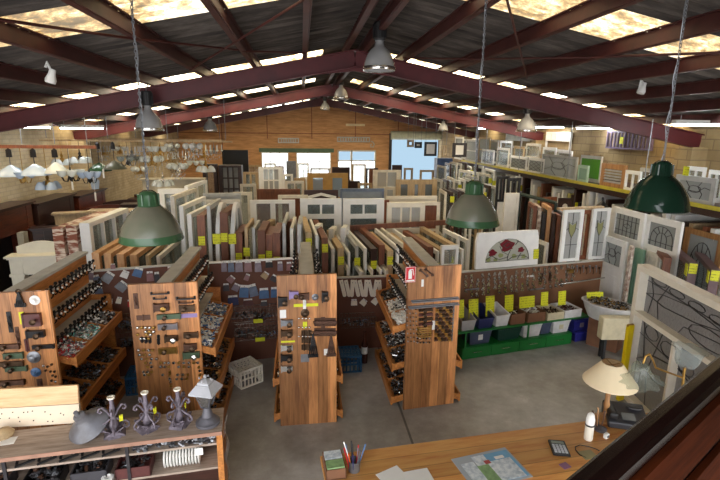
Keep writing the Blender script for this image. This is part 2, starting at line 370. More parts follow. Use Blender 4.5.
# ================================================================ LAMPS HUNG FROM THE ROOF
green = paint('green enamel', srgb(58,88,58), .22, wear=.18, scale=4)
dgreen = paint('dark green enamel', srgb(32,58,44), .12, wear=.15, scale=5)
dustgreen = paint('dusty green enamel', srgb(98,100,82), .25, wear=.2, scale=3, wearc=srgb(116,108,92))
ivin = paint('white enamel inside', srgb(226,226,216), .35)
def chain(b, z0, z1, link=.026, r=.0026, w=.0075):
    n = int((z1-z0)/(link*.8))
    for i in range(n):
        z = z0 + (i+.5)*(z1-z0)/n; h = link/2; pts = []
        for j in range(9):
            t = 2*PI*j/8; pts.append((w*math.cos(t), 0, z + h*math.sin(t)) if i % 2 else (0, w*math.cos(t), z + h*math.sin(t)))
        b.tube(pts, r, 4, cap=False)
def pendant(px, py, Y, shade_m, cap_m, label, zsc=1.0):
    p = at(px, py, Y=Y); zt = rz_(p.x)+.1-p.z
    t = thing('pendant_lamp', label, 'pendant lamp', p, group=None)
    s = zsc
    prof = [(.2*s,0),(.205*s,.006),(.2*s,.02),(.193*s,.05),(.178*s,.1),(.152*s,.15),(.118*s,.195),(.085*s,.222),(.07*s,.235),(.066*s,.235),(.082*s,.218),(.114*s,.19),(.147*s,.146),(.172*s,.098),(.187*s,.05),(.194*s,.018),(.2*s,0)]
    B().lathe(prof[3:-3], 40).build('shade', shade_m, t, True)
    B().lathe(prof[:4], 40).build('shade_rim', cap_m, t, True); B().lathe(prof[-4:], 40).build('shade_rim', ivin, t, True)
    b = B(); b.lathe([(.0,.335*s),(.03,.335*s),(.052,.32*s),(.06,.3*s),(.068,.24*s),(.075,.232*s),(.06,.228*s),(0,.228*s)], 20)
    for k in range(10):
        a = 2*PI*k/10; b.box(.056,.07,-.004,.004,.24*s,.31*s, M.Rotation(a,4,'Z'))
    b.build('lamp_cap', cap_m, t, True)
    B().lathe([(0,.05),(.03,.06),(.045,.09),(.035,.13),(.02,.16),(.02,.24*s),(0,.24*s)], 14).build('bulb', milk, t, True)
    b = B(); chain(b, .33*s, zt); b.build('chain', greymetal, t)
    b = B(); b.tube([(.006*math.sin(k), .012+.006*math.cos(k*1.3), .33*s+(zt-.33*s)*k/24) for k in range(25)], .003, 5); b.build('flex', greymetal, t)
    return t
pendant(152, 240, 3.28, dustgreen, green, 'large dusty green enamel pendant shade on a chain over the left display boards')
pendant(472, 224, 3.50, dustgreen, green, 'dusty green enamel pendant shade on a chain in front of the middle right door racks')
pendant(656, 209, 3.05, dgreen, dgreen, 'glossy dark green enamel pendant shade on a chain before the right wall shelf')
alu = glass('prismatic reflector', (.85,.85,.85), .3, .14, 0, (.46,.46,.46))
def highbay(px, py, Y, s, label, hang=None):
    p = at(px, py, Y=Y); t = thing('high_bay_light', label, 'industrial light', p)
    B().lathe([(.21*s,0),(.215*s,.02*s),(.2*s,.03*s),(.195*s,.1*s),(.165*s,.19*s),(.12*s,.26*s),(.07*s,.3*s),(.045*s,.34*s),(.04*s,.4*s),(.035*s,.4*s),(.06*s,.3*s),(.11*s,.25*s),(.155*s,.185*s),(.185*s,.1*s),(.195*s,.02*s),(.21*s,0)], 32).build('reflector', alu, t, True)
    B().lathe([(.212*s,.0),(.218*s,.01*s),(.214*s,.05*s),(.206*s,.05*s),(.203*s,.0),(.212*s,0)], 32).build('rim_band', chrome, t, True)
    b = B(); b.lathe([(0,.38*s),(.075*s,.38*s),(.08*s,.4*s),(.08*s,.58*s),(.07*s,.6*s),(0,.6*s)], 18)
    for k in range(12): b.box(.076*s,.092*s,-.004*s,.004*s,.41*s,.57*s, M.Rotation(2*PI*k/12,4,'Z'))
    b.build('ballast_housing', black, t)
    b = B(); b.tube([(0,0,.6*s),(0,0,.64*s),(.03*s,0,.67*s),(0,0,.72*s),(0,0,rz_(p.x)+.1-p.z if p.z+.72*s < rz_(p.x) else .74*s)], .008*s, 6); b.build('hook', greymetal, t)
    B().lathe([(0,.06*s),(.05*s,.1*s),(.06*s,.18*s),(.035*s,.3*s),(0,.34*s)], 12).build('lamp_bulb', milk, t, True)
    b = B()
    for k in (-1,1): b.tube([(k*.05*s,0,.4*s),(k*.045*s,0,.35*s),(k*.06*s,0,.3*s)], .008*s, 5)
    b.build('bracket', greymetal, t)
    return t
highbay(379, 71, 6.6, 1.0, 'silver high bay light under the ridge just before the nearest roof beam')
highbay(149.5, 131, 8, 1.0, 'silver high bay light low at left over the chandeliers')
highbay(210.5, 131.5, 15, 1.0, 'small silver high bay light at left in front of the back wall sheeting')
highbay(341, 99, 14, 1.0, 'silver high bay light under the second roof beam apex')
highbay(526, 132, 10, 1.0, 'silver high bay light at right above the glazed frames on the shelf')
highbay(443, 131, 19, 1.0, 'small silver high bay light beside the roller door opening')
highbay(325, 110, 19, .9, 'far silver high bay light under the third roof beam apex')
tubem = glow('fluorescent tube light', (.94,.97,1), 30)
def fluoro(px, py, Y, L, rz, label, rods=True):
    p = at(px, py, Y=Y); t = thing('fluorescent_light', label, 'fluorescent light', p, rz)
    B().prism([(-.06,.03),(.06,.03),(.045,.09),(-.045,.09)], -L/2, L/2, M.Rotation(PI/2,4,'Z')).build('batten', white, t)
    b = B()
    for k in (-.03,.03): b.tube([(-L/2+.03,k,.012),(L/2-.03,k,.012)], .014, 8)
    b.build('tube', tubem, t)
    if rods:
        zt = rz_(p.x)+.12-p.z
        for k in (-1,1):
            b = B(); b.tube([(k*L*.4,0,.09),(k*L*.4,0,zt)], .006, 5); b.build('hanging_wire', greymetal, t)
    return t
fluoro(27, 128, 10, .85, 0, 'leftmost lit fluorescent batten under the left roof slope')
fluoro(82, 129, 12, .95, 0, 'lit fluorescent batten behind the nearest roof beam, second from the left wall')
fluoro(548, 128, 13, .95, 0, 'lit fluorescent batten left of the two at right beyond the nearest roof beam')
fluoro(596, 129, 11, 1.0, 0, 'lit fluorescent batten at right, over the green panel on the shelf')
fluoro(706, 126, 7.2, 1.15, 0, 'large lit fluorescent batten at the far right under the roof')
fluoro(492, 129, 15, .9, 0, 'small far lit fluorescent batten beyond the middle pendant chain')
def spot(px, py, Y, label):
    p = at(px, py, Y=Y); t = thing('roof_spotlight', label, 'spotlight', p)
    B().lathe([(0,-.07),(.05,-.075),(.055,-.04),(.035,.02),(.03,.07),(0,.075)], 16, M.Rotation(.3,4,'Y')).build('lamp_head', white, t, True)
    b = B(); b.tube([(0,0,.06),(-.03,0,.14),(-.05,0,rz_(p.x)-p.z+.02)], .014, 8); b.build('arm', white, t)
spot(51.5, 76, 5.7, 'white bulb spotlight fixed under the left roof purlin')
spot(642.5, 88, 6.3, 'white bulb spotlight fixed under the right roof purlin')
# wires that carry the right hand shelf and left hand rail
def wire(px, py0, Y, zb, label, grp):
    p = at(px, py0, Y=Y); b = B(); b.tube([(0,0,0),(.01,0,.3),(0,0,rz_(p.x)+.02-zb)], .008, 5)
    o = b.build('hanging_rod', greymetal, loc=(p.x, p.y, zb)); tag(o, label, 'hanging rod', grp)
# ================================================================ DISPLAY UNITS: end board, spine with top strip, sloping trays either side
panelw = wood('oiled pine boards', srgb(122,72,36), srgb(206,142,86), (6,6,.5), .42, .08, .115, 0, 5)
rackw = wood('orange rack timber', srgb(150,88,38), srgb(206,136,70), (9,1,9), .45, .05)
greystrip = paint('worn grey white strip', srgb(190,186,176), .6, wear=.2)
UN = [(-2.9,4.9,.05,.72,1.9,'leftmost'), (-1.48,5.07,.06,.7,1.9,'second'), (.04,5.255,.03,.68,1.9,'third'), (1.6,5.48,.13,.70,1.9,'rightmost')]
UNITS = []
SKIP = {(1,-1,0),(1,-1,1),(3,1,0),(2,-1,0),(2,1,0)}
TW = {(2,-1):.40,(2,1):.40,(1,-1):.38,(3,1):.42}
for ui, (ox, oy, pr, W, Hh, nm) in enumerate(UN):
    t = thing('display_unit', {0:'timber display unit with old locks hung on its end board, cut by the left edge',1:'timber display unit with lock plates on its end board, behind the iron candlesticks',2:'timber display unit with narrow trays and a yellow strip on its end board',3:'timber display unit with a red extinguisher sign on its end board'}[ui], 'display unit', (ox, oy, 0))
    mr = M.Rotation(pr,4,'Z')
    o = B().box(-W/2, W/2, -.02, .02, 0, Hh, mr).build('end_board', panelw, t, bevel=.003)
    L = 1.62
    B().box(-.05,.05,.05,L,.02,Hh-.03).build('spine_board', rackw, t)
    B().box(-.075,.075,.03,L+.02,Hh-.03,Hh).build('top_strip', greystrip, t)
    B().box(-.3,.3,L,L+.03,0,1.3).build('back_post', rackw, t)
    for sx in (-1,1):
        b = B()
        for k in range(3): b.box(min(sx*.05,sx*(.1+.05*k)), max(sx*.05,sx*(.1+.05*k)), .06, L, Hh-.2-.25*k, Hh-.17-.25*k)
        b.build('hook_rail', greystrip, t)
        for k, z in enumerate((1.12,.6,.13)):
            if (ui,sx,k) in SKIP: continue
            xi, xo = sx*.06, sx*TW.get((ui,sx),.47); zi = z + .06
            b = B(); y0, y1 = -.04 if ui else .02, 1.45
            if abs(pr) > 0: y0 += .09
            b.add([(xi,y0,zi-.04),(xo,y0,z-.10),(xo,y1,z-.10),(xi,y1,zi-.04),(xi,y0,zi-.02),(xo,y0,z-.08),(xo,y1,z-.08),(xi,y1,zi-.02)],
                  [(0,1,2,3),(7,6,5,4),(0,4,5,1),(1,5,6,2),(2,6,7,3),(3,7,4,0)] if sx > 0 else [(3,2,1,0),(4,5,6,7),(1,5,4,0),(2,6,5,1),(3,7,6,2),(0,4,7,3)])
            tr = b.build('tray', rackw, t)
            b = B(); b.box(min(xo,xo+sx*.022), max(xo,xo+sx*.022), y0-.0, y1, z-.12, z)
            b.build('front_lip', rackw, tr)
            for q in (0,.33,.66,1):
                yy = y0 + (y1-y0-.016)*q
                b = B(); b.add([(xi,yy,zi-.02),(xo,yy,z-.08),(xo,yy,z-.015),(xi,yy,zi+.03),(xi,yy+.016,zi-.02),(xo,yy+.016,z-.08),(xo,yy+.016,z-.015),(xi,yy+.016,zi+.03)],[(0,1,2,3),(4,7,6,5),(0,4,5,1),(1,5,6,2),(2,6,7,3),(3,7,4,0)])
                b.build('divider', rackw, tr)
    UNITS.append(t)
# heaps of small hardware in the tray compartments
heapm = {}
def heap(name, label, loc, sx, sy, slope, n, mats, hmax=.05, size=.045):
    b = B(); ms = mats
    for i in range(n):
        x, y = rnd.uniform(-sx,sx), rnd.uniform(-sy,sy); s = size*rnd.uniform(.5,1.2)
        m = M.Translation((x, y, slope*x + rnd.uniform(.008,hmax))) @ M.Rotation(rnd.uniform(0,6),4,'Z') @ M.Rotation(rnd.uniform(-.6,.6),4,'X')
        k = rnd.random()
        if k < .45: b.box(-s/2,s/2,-s*.16,s*.16,-s*.1,s*.1,m)
        elif k < .75: b.lathe([(0,-s*.3),(s*.3,-s*.2),(s*.32,.0),(s*.14,s*.14),(s*.2,s*.3),(0,s*.34)], 7, m)
        else: b.tube([(-s*.6,0,0),(-s*.3,s*.2,0),(s*.3,s*.2,0),(s*.6,0,0)], s*.1, 5, m)
    o = b.build(name, ms[0], loc=loc, kind='stuff')
    for q in ms[1:]: o.data.materials.append(q)
    # each piece takes one of the materials: faces come in runs, so step per loose piece
    import itertools
    seed = random.Random(n); cur = 0; last = -1
    for p in o.data.polygons:
        v0 = min(p.vertices)
        if v0 > last + 24 or last < 0: cur = seed.randrange(len(ms)); last = v0
        p.material_index = cur
    tag(o, label, 'loose hardware'); return o
black2 = paint('blackened steel', srgb(40,38,38), .4, .5, wear=.4, scale=30)
redp = paint('red plastic', srgb(186,36,40), .4); bluep = paint('blue packet', srgb(80,116,160), .35, wear=.3, scale=20); whitep = paint('white porcelain', srgb(236,234,228), .2, wear=.05)
turq = paint('turquoise glass', srgb(120,190,180), .2)
sets = {(0,0):[whitep,greymetal,turq,brass],(0,1):[bronze,black2,greymetal,brass],(0,2):[black2,bronze,greymetal]}
nmz = ('top','middle','bottom'); nmy = ('nearest','middle','farthest')
for ui, sx, tiers in ((0,1,3),(1,1,3),(2,1,3),(2,-1,3),(3,-1,3),(3,1,3)):
    ox, oy, pr, W, Hh, nm = UN[ui]
    for k in range(tiers):
        z = (1.12,.6,.13)[k]
        if (ui,sx,k) in SKIP: continue
        for q in range(3):
            y0 = .1+.45*q
            if ui == 0 and k == 0: ms = [[whitep,redp,greymetal],[whitep,turq,greymetal,chrome],[black2,bronze,whitep,greymetal]][q]
            elif ui == 1 and sx > 0 and k == 0: ms = [[whitep,bluep,paper],[bluep,whitep,paper],[bluep,greymetal,whitep]][q]
            elif ui == 3 and sx < 0 and k == 0: ms = [[whitep,whitep,ivory],[whitep,ivory,black2],[black2,bronze,greymetal]][q]
            else: ms = [black2,bronze,greymetal,black2,rnd.choice([brass,chrome,whitep])]
            heap('hardware_heap', 'loose fittings in the %s %s tray of the %s display unit, %s compartment' % (nmz[k], 'left' if sx < 0 else 'right', nm, nmy[q]),
                 (ox+sx*(.03+TW.get((ui,sx),.47)*.5), oy+y0+.2, z+.0-.01), .16 if (ui,sx) not in TW else .13, .185, -sx*.25, 300 if ui in (0,3) else 220, ms, .055, .06 if k == 0 else .052)
# hooks hanging from the rails along the spines
def hook_mesh():
    b = B(); b.box(-.012,.012,-.006,.006,-.06,.03)
    b.tube([(0,-.006,-.05),(0,-.04,-.075),(0,-.06,-.05),(0,-.065,-.02)], .008, 5); b.tube([(0,-.006,0),(0,-.035,.02),(0,-.05,.05)], .008, 5)
    return b
hk = None
hookwords = ['black hat and coat hook hanging along the spine of the %s display unit' % u[5] for u in UN]
for ui, sx, n, tiers in ((0,1,15,3),(0,-1,10,1),(1,1,16,2),(1,-1,6,1),(2,1,8,2),(2,-1,8,2),(3,-1,14,3),(3,1,14,2)):
    ox, oy, pr, W, Hh, nm = UN[ui]
    for k in range(tiers):
        for i in range(n):
            loc = (ox+sx*(.112+.05*k), oy+.1+1.5*(i+.5)/n, Hh-.16-.25*k+rnd.uniform(-.01,.01)); rot = (0,0,sx*PI/2+rnd.uniform(-.2,.2))
            if hk is None:
                hk = thing('coat_hook', hookwords[ui], 'coat hook', loc, group='coat hooks along the display spines'); hk.rotation_euler = rot
                hook_mesh().build('hook_iron', black2, hk)
                B().ball((0,-.065,-.012), .013, 7).build('knob', whitep, hk, True); B().ball((0,-.05,.056), .02, 7).build('knob', black2, hk, True)
            else: dup(hk, loc, rot, hookwords[ui], 'coat hooks along the display spines')
for o in bpy.data.objects:
    if o.get('category') == 'coat hook': o['group'] = 'coat hooks on the ' + o['label'].split(' of the ')[1]
# ---------------------------------------------------------------- goods fixed to the end boards
def on(ui, px, py):
    ox, oy, pr, W, Hh, nm = UN[ui]; r = CR @ V((px-360, 240-py, -FPX)); c, s = math.cos(pr), math.sin(pr)
    n = V((s, -c, 0)); o = V((ox, oy, 0)) + n*.021; t = (o-EYE).dot(n)/r.dot(n); return EYE + r*t
def goods(kind, w, h):
    b = B(); extra = None
    if kind == 'door lock plate':
        b.box(-w/2,w/2,-.03,0,-h/2,h/2); b.box(w/2-.01,w/2+.004,-.036,0,-h*.6,h*.6); e = B(); e.lathe([(.02,0),(.012,.015),(.022,.03),(.024,.045),(0,.055)], 10, M.Translation((-w*.15,-.03,0)) @ M.Rotation(PI/2,4,'X')); extra = ('knob', e)
    elif kind == 'pull handle':
        b.tube([(-w/2,0,0),(-w/2,-.035,0),(w/2,-.035,0),(w/2,0,0)], h/2, 6); b.box(-w/2-.012,-w/2+.012,-.006,0,-h,h); b.box(w/2-.012,w/2+.012,-.006,0,-h,h)
    elif kind == 'cabinet knob':
        b.lathe([(w*.3,0),(w*.2,w*.25),(w*.45,w*.5),(w*.5,w*.75),(w*.3,w*.95),(0,w)], 10, M.Rotation(PI/2,4,'X'))
    elif kind == 'hinge':
        b.box(-w/2,-.005,-.005,0,-h/2,h/2); b.box(.005,w/2,-.005,0,-h/2,h/2); b.tube([(0,-.008,-h/2-.006),(0,-.008,h/2+.006)], .009, 6)
    elif kind == 'card':
        b.box(-w/2,w/2,-.004,0,-h/2,h/2)
    elif kind == 'key bunch':
        for k in range(5): x = (k-2)*w/5; b.tube([(0,-.01,h/2),(x*.6,-.02,0),(x,-.015,-h/2+abs(x)*.4)], .008, 5); b.box(x-.014,x+.014,-.02,-.012,-h/2,-h/2+.04)
        e = B(); e.lathe([(.02,-.006),(.03,0),(.02,.006),(.014,0),(.02,-.006)], 10, M.Translation((0,-.01,h/2)) @ M.Rotation(PI/2,4,'X')); extra = ('ring', e)
    elif kind == 'strap latch':
        b.box(-w/2,w/2,-.008,0,-h/2,h/2); b.box(-w*.2,w*.2,-.02,0,-h*.32,-h*.1); b.tube([(0,-.02,-h*.2),(0,-.035,.1*h),(0,-.02,.3*h)], .007, 5)
    elif kind == 'rim lock':
        b.box(-w/2,w/2,-.045,0,-h/2,h/2); b.box(-w/2-.006,-w/2+.008,-.05,0,-h/2-.01,h/2+.01); e = B(); e.lathe([(.012,0),(.01,.03),(.028,.045),(.03,.06),(0,.075)], 10, M.Translation((w*.2,-.045,0)) @ M.Rotation(PI/2,4,'X')); extra = ('knob', e)
    elif kind == 'rose plate':
        b.lathe([(w/2,0),(w/2,.008),(w*.3,.016),(w*.12,.03),(w*.22,.05),(0,.055)], 16, M.Rotation(PI/2,4,'X'))
    return b, extra
GP = {}
def fix(ui, kind, px, py, w, h, m, label, group=None, em=None, rot=0):
    p = on(ui, px, py); k = (kind, w, h, m.name)
    if k not in GP:
        t = thing({'pull handle':'door_pull','cabinet knob':'drawer_pull','hinge':'hinge_pair'}.get(kind,kind.replace(' ','_')), label, kind, p, UN[ui][2]); b, e = goods(kind, w, h)
        b.build({'card':'card_sheet'}.get(kind,'body'), m, t)
        if e: e[1].build(e[0], em or bronze, t, True)
        if group: t['group'] = group
        t.rotation_euler = (0, rot, UN[ui][2]); GP[k] = t
    else:
        t = dup(GP[k], p, (0, rot, UN[ui][2]), label)
        if group: t['group'] = group
        elif 'group' in t: del t['group']
    return t
rustm = paint('rusty iron', srgb(96,66,50), .6, .4, wear=.4, scale=25); gplate = paint('old green plate', srgb(72,92,66), .5, wear=.4, scale=15); lil = paint('lilac packet', srgb(150,130,180), .4)
redbrown = paint('red brown metal box', srgb(92,46,42), .5, wear=.3, scale=20)
B1, B0, B2, B3 = 'second display board', 'leftmost display board', 'third display board', 'rightmost display board'
# second board
fix(1,'strap latch',136,301,.045,.17,rustm,'narrow rusty strap latch at the top left of the '+B1)
fix(1,'pull handle',160,293,.17,.016,black2,'upper of two thin black pull handles at the top of the '+B1)
fix(1,'pull handle',160,298,.12,.014,black2,'lower of two thin black pull handles at the top of the '+B1)
fix(1,'pull handle',186,298,.18,.02,black2,'thick dark pull handle at the top right of the '+B1)
fix(1,'pull handle',186,302,.14,.014,rustm,'thin rusty pull handle under the thick one on the '+B1)
fix(1,'rim lock',162,306.5,.15,.075,rustm,'dark rim lock with brass knob below the thin handles on the '+B1, em=brass)
fix(1,'door lock plate',187,308,.16,.07,bronze,'bronze door lock plate below the thick handle on the '+B1)
fix(1,'hinge',143.5,317.5,.14,.055,rustm,'wide rusty hinge at the left of the '+B1)
fix(1,'door lock plate',169,316,.24,.055,gplate,'long dull green lock plate near the middle of the '+B1)
fix(1,'card',189,315.5,.17,.045,lil,'lilac packet beside the long green lock plate on the '+B1)
fix(1,'door lock plate',168,326,.2,.065,paint('pewter',srgb(134,128,130),.35,.8),'long pewter lock plate above the knob rows on the '+B1)
fix(1,'door lock plate',191,334.5,.15,.06,bronze,'bronze lock plate at the right edge of the '+B1)
fix(1,'rim lock',172,337.5,.13,.06,bronze,'bronze rim lock near the middle of the '+B1, em=chrome)
fix(1,'rim lock',191,346,.13,.07,rustm,'upper rusty rim lock above the bottom knobs on the '+B1)
fix(1,'rim lock',192,354,.17,.07,gplate,'lower grey green rim lock above the bottom knobs on the '+B1, em=chrome)
fix(1,'door lock plate',168,350,.19,.07,brass,'brass lock plate above the bottom knobs on the '+B1)
G = 'small knobs on the second display board'
kl = 'small pale metal knob in the rows on the '+B1
for y, xs in ((327,(138,142,146,150,154)),(331,(146,150,154)),(334,(138,147,151)),(338,(141,145,149)),(349.5,(139,144,149,153)),(354,(140,145,150)),(358,(142,147,152,157)),(362,(146,151,161,165,169,174,179,184,189,194,198)),(366,(148,152,161,165,169,179,184,189)),(371,(144,148,152,170)),(374,(145,149,163,170,178,183,188)),(378,(170,177,182,187)),(381,(171,)),(385,(171,)),(366.5,(199,)),(370,(200,)),(374,(200,))):
    for x in xs: fix(1,'cabinet knob',x,y,.034,.03,[chrome,brass,chrome][(int(x)*7+int(y))%3],kl,G)
for i,(x,y) in enumerate(((142,339.5),(146,340),(150,340),(158.5,337.5),(158.5,341.5))): fix(1,'hinge',x,y,.034,.06,black2,'small black hinge in the cluster left of centre on the '+B1,'small black hinges on the second display board')
# leftmost board
for i,(k,x,y,w,h,m,l) in enumerate((('key bunch',20,299,.09,.16,black2,'dark bunch of keys near the top of the'),('rose plate',35,300,.1,.1,whitep,'white round rose plate near the top of the'),
    ('card',22,318,.045,.13,yellow,'upright yellow price card on the'),('rim lock',33.5,319,.16,.13,redbrown,'large red brown rim lock on the'),('rim lock',37,333,.16,.07,black2,'long black lock on the'),
    ('strap latch',10,322,.04,.22,black2,'tall black latch at left of the'),('strap latch',18,336,.035,.2,rustm,'rusty upright latch in the middle of the'),('door lock plate',9,346,.2,.05,rustm,'rusty lock plate low at left of the'),
    ('door lock plate',14,355,.18,.06,gplate,'upper green painted lock plate on the'),('door lock plate',12,363,.22,.045,bronze,'bronze lock plate between the green ones on the'),('door lock plate',17,368,.2,.05,gplate,'lower green painted lock plate on the'),
    ('rose plate',34,357,.13,.13,greymetal,'round grey metal rose plate above the small knobs on the'),('hinge',27,345,.04,.13,redbrown,'red brown hinge on the'),('door lock plate',44,346,.2,.04,black2,'thin black bar plate at right of the'),
    ('rose plate',36,372,.1,.1,bluep,'round blue grey plate low on the'),('door lock plate',12,382,.24,.05,rustm,'rusty lock plate low under the green ones on the'),('door lock plate',14,391,.2,.045,bronze,'bottom bronze lock plate on the'),('strap latch',40,384,.05,.12,rustm,'short rusty latch low on the'))):
    fix(0,k,x,y,w,h,m,l+' '+B0)
for x, y in ((44,365),(48,366),(52,364),(46,370),(51,371),(55,371),(53,375),(56,376),(52,380),(56,381)): fix(0,'cabinet knob',x,y,.026,.026,chrome if (x+y)%2 else bronze,'small knob at the lower right of the '+B0,'small knobs on the leftmost display board')
# third board
for k,x,y,w,h,m,l in (('rim lock',283,301,.1,.1,black2,'dark boxy lock at the upper left of the'),('rim lock',294,294,.1,.075,lil,'lilac grey lock near the top of the'),('door lock plate',303.5,296,.12,.07,rustm,'dark lock plate near the top middle of the'),
    ('rose plate',315,297,.08,.08,greymetal,'round steel plate near the top right of the'),('rim lock',325,296,.065,.11,black2,'black upright lock at the top right of the'),('card',306,305,.28,.035,yellow,'wide yellow price strip across the'),
    ('strap latch',304.5,303,.035,.14,whitep,'white porcelain latch hanging over the yellow strip on the'),('rose plate',305,313,.1,.1,bronze,'bronze rose plate under the yellow strip on the'),('card',283,314,.07,.1,paper,'grey white packet at the left of the'),
    ('card',305,325,.05,.08,yellow,'small yellow card in the middle of the'),('strap latch',323,323,.05,.15,rustm,'rusty latch at the right of the'),('key bunch',313,345,.12,.3,black2,'long bunch of dark keys at the lower middle of the'),
    ('key bunch',331,345,.11,.28,rustm,'long bunch of rusty keys at the lower right of the'),('card',326,352,.05,.08,paper,'white swing card among the keys on the'),('card',288,341.5,.16,.022,yellow,'narrow yellow strip at the left of the'),('card',305,358,.1,.1,greymetal,'grey packet below the middle of the')):
    fix(2,k,x,y,w,h,m,l+' '+B2)
for i in range(5): fix(2,'rim lock',287,322+i*10.3+(4 if i>1 else 0),.13,.065,[greymetal,bronze,chrome,black2,chrome][i],'%s of the stacked small locks down the left side of the %s'%(nth(i),B2))
for i in range(6): fix(2,'hinge',304+(i%2)*5,333+(i//2)*7,.06,.07,bronze,'small bronze hinge in the cluster in the middle of the '+B2,'bronze hinges on the third display board')
for i in range(12): fix(2,'cabinet knob',299+(i%4)*3.5,318+(i//4)*9,.024,.024,chrome,'tiny bright knob in the middle column of the '+B2,'tiny knobs on the third display board')
for i in range(14): fix(2,'pull handle',316+(i%7)*3,322+(i//7)*10,.018,.05,rustm,'small dark catch in the two rows at the right of the '+B2,'small catches on the third display board',rot=0)
# rightmost board
sg = thing('extinguisher_sign','red fire extinguisher sign with a white symbol at the corner of the rightmost display board','sign',on(3,410.3,274.5),.13)
B().box(-.065,.065,-.006,0,-.098,.098).build('sign_plate', paint('sign red', srgb(206,24,38), .35, wear=.05), sg)
b = B(); b.box(-.026,.018,-.009,-.006,-.052,.045); b.box(-.018,.010,-.009,-.006,.045,.06); b.box(-.01,.034,-.009,-.006,.058,.068); b.bar((.03,-.0075,.06),(.04,-.0075,-.01),.008,.003,(0,1,0)); b.box(-.05,.05,-.009,-.006,-.085,-.066)
b.ring([(-.062,-.095),(.062,-.095),(.062,.095),(-.062,.095)],[(-.058,-.091),(.058,-.091),(.058,.091),(-.058,.091)],-.008,-.006)
b.build('extinguisher_symbol', white, sg)
for k,x,y,w,h,m,l in (('pull handle',423.5,273,.12,.02,paint('brown handle',srgb(96,70,56),.5),'left brown lever handle near the top of the'),('pull handle',429,272,.12,.02,rustm,'right rusty lever handle near the top of the'),('card',422.5,283,.03,.09,paper,'white swing tag under the lever handles on the')):
    t_ = fix(3,k,x,y,w,h,m,l+' '+B3,rot=0 if k=='card' else .7)
def rail(ui, x0, y0, x1, y1, label):
    a, c = on(ui,x0,y0), on(ui,x1,y1); mid = (a+c)/2; b = B(); L=(c-a).length/2; b.box(-L,L,-.02,0,-.012,.012); b.box(-L,L,-.05,-.04,-.012,0)
    tag(b.build('display_rail', greymetal, loc=mid), label, 'display rail').rotation_euler = (0,0,UN[ui][2])
rail(3,411,302.5,458,296,'upper grey metal rail across the '+B3); rail(3,408,308,458,302,'lower grey metal rail across the '+B3)
for i in range(4): fix(3,'door lock plate',425,309.5+i*4.6,.17,.03,redbrown if i%2 else bronze,'%s of the four flat plates under the rails on the %s'%(nth(i),B3))
for i in range(5): fix(3,'pull handle',424,327+i*2.2,.17,.012,brass,'slim brass pull in the stack of five on the '+B3,'slim brass pulls on the rightmost display board')
fix(3,'card',434,325,.05,.12,paper,'white price card in the middle of the '+B3); 
G='small fittings in the grid on the rightmost display board'; L3='tiny fitting in the dense rows on the lower half of the '+B3
for r in range(9):
    for c in range(4): fix(3,'cabinet knob',406.5+c*3+r*.15,309+r*4,.02,.02,[greymetal,bronze][(r+c)%2],L3,G)
    for c in range(5):
        fix(3,'pull handle',437+c*3.4-r*.2,307+r*4.0,.012,.03,[bronze,rustm,brass][(r*2+c)%3],L3,G)
    fix(3,'hinge',453.5-r*.25,307+r*4,.03,.035,greymetal,'small grey hinge in the column at the right edge of the '+B3,'grey hinges on the rightmost display board')
for r in range(3):
    for c in range(5): fix(3,'cabinet knob',417+c*3,334+r*4,.026,.026,[bronze,black2,chrome][(r+c)%3],'dark knob in the block below the brass pulls on the '+B3,'dark knobs on the rightmost display board')
# ================================================================ PARTITIONS WITH HUNG PACKETS BEHIND THE UNITS
pegm = paint('dark red brown hardboard', srgb(106,62,42), .6, wear=.2, scale=2)
pegm2 = paint('brown hardboard', srgb(128,88,60), .6, wear=.2, scale=3)
def board(name, label, p, q, z0, z1, m, strip_m=None):
    p, q = V((p[0],p[1],0)), V((q[0],q[1],0)); L = (q-p).length; a = math.atan2(q.y-p.y, q.x-p.x)
    t = thing(name, label, 'partition board', (p+q)/2, a)
    B().box(-L/2,L/2,0,.018,z0,z1).build('sheet', m, t)
    if strip_m: B().box(-L/2,L/2,-.015,.03,z1,z1+.025).build('top_rail', strip_m, t)
    for x in (-L/2+.04, L/2-.04): B().box(x-.02,x+.02,.019,.06,0,z1).build('post', rackw, t)
    return t
BA = ((-2.84,6.62),(-1.55,6.92)); BB_ = ((-1.36,6.93),(-.06,7.1)); BC = ((.16,7.22),(1.46,7.26)); BD = ((2.05,7.12),(5.36,7.74))
board('partition_board','dark red brown partition board of packets between the leftmost and second display units',*BA,0,1.59,pegm,greystrip)
board('partition_board','dark red brown partition board with blue packets between second and third display units',*BB_,0,1.59,pegm,white)
board('partition_board','low brown partition board with white slats between third and rightmost display units',*BC,0,1.22,pegm,greystrip)
board('partition_board','long brown hardboard partition behind the storage bins and yellow signs',*BD,0,1.27,pegm2,greystrip)
board('partition_board','short red brown partition at the left end behind the tall leftmost hooks',(-3.9,6.62),(-2.96,6.62),0,1.3,pegm)
def onb(bd, px, py, off=.02):
    (x0,y0),(x1,y1) = bd; d = V((x1-x0,y1-y0,0)).normalized(); n = V((d.y,-d.x,0)); o = V((x0,y0,0)) + n*off
    r = CR @ V((px-360, 240-py, -FPX)); t = (o-EYE).dot(n)/r.dot(n); return EYE + r*t, math.atan2(d.y,d.x)
pinkm = paint('pink clear packet', srgb(150,110,110), .3, wear=.3); lilg = paint('lilac grey packet', srgb(140,128,140), .3, wear=.25, scale=15); navy = paint('navy plastic', srgb(40,46,92), .35, wear=.15)
bgrey = paint('blue grey packet', srgb(108,122,146), .3, wear=.3, scale=15); dgrey = paint('dark grey packet', srgb(66,64,68), .4, wear=.3)
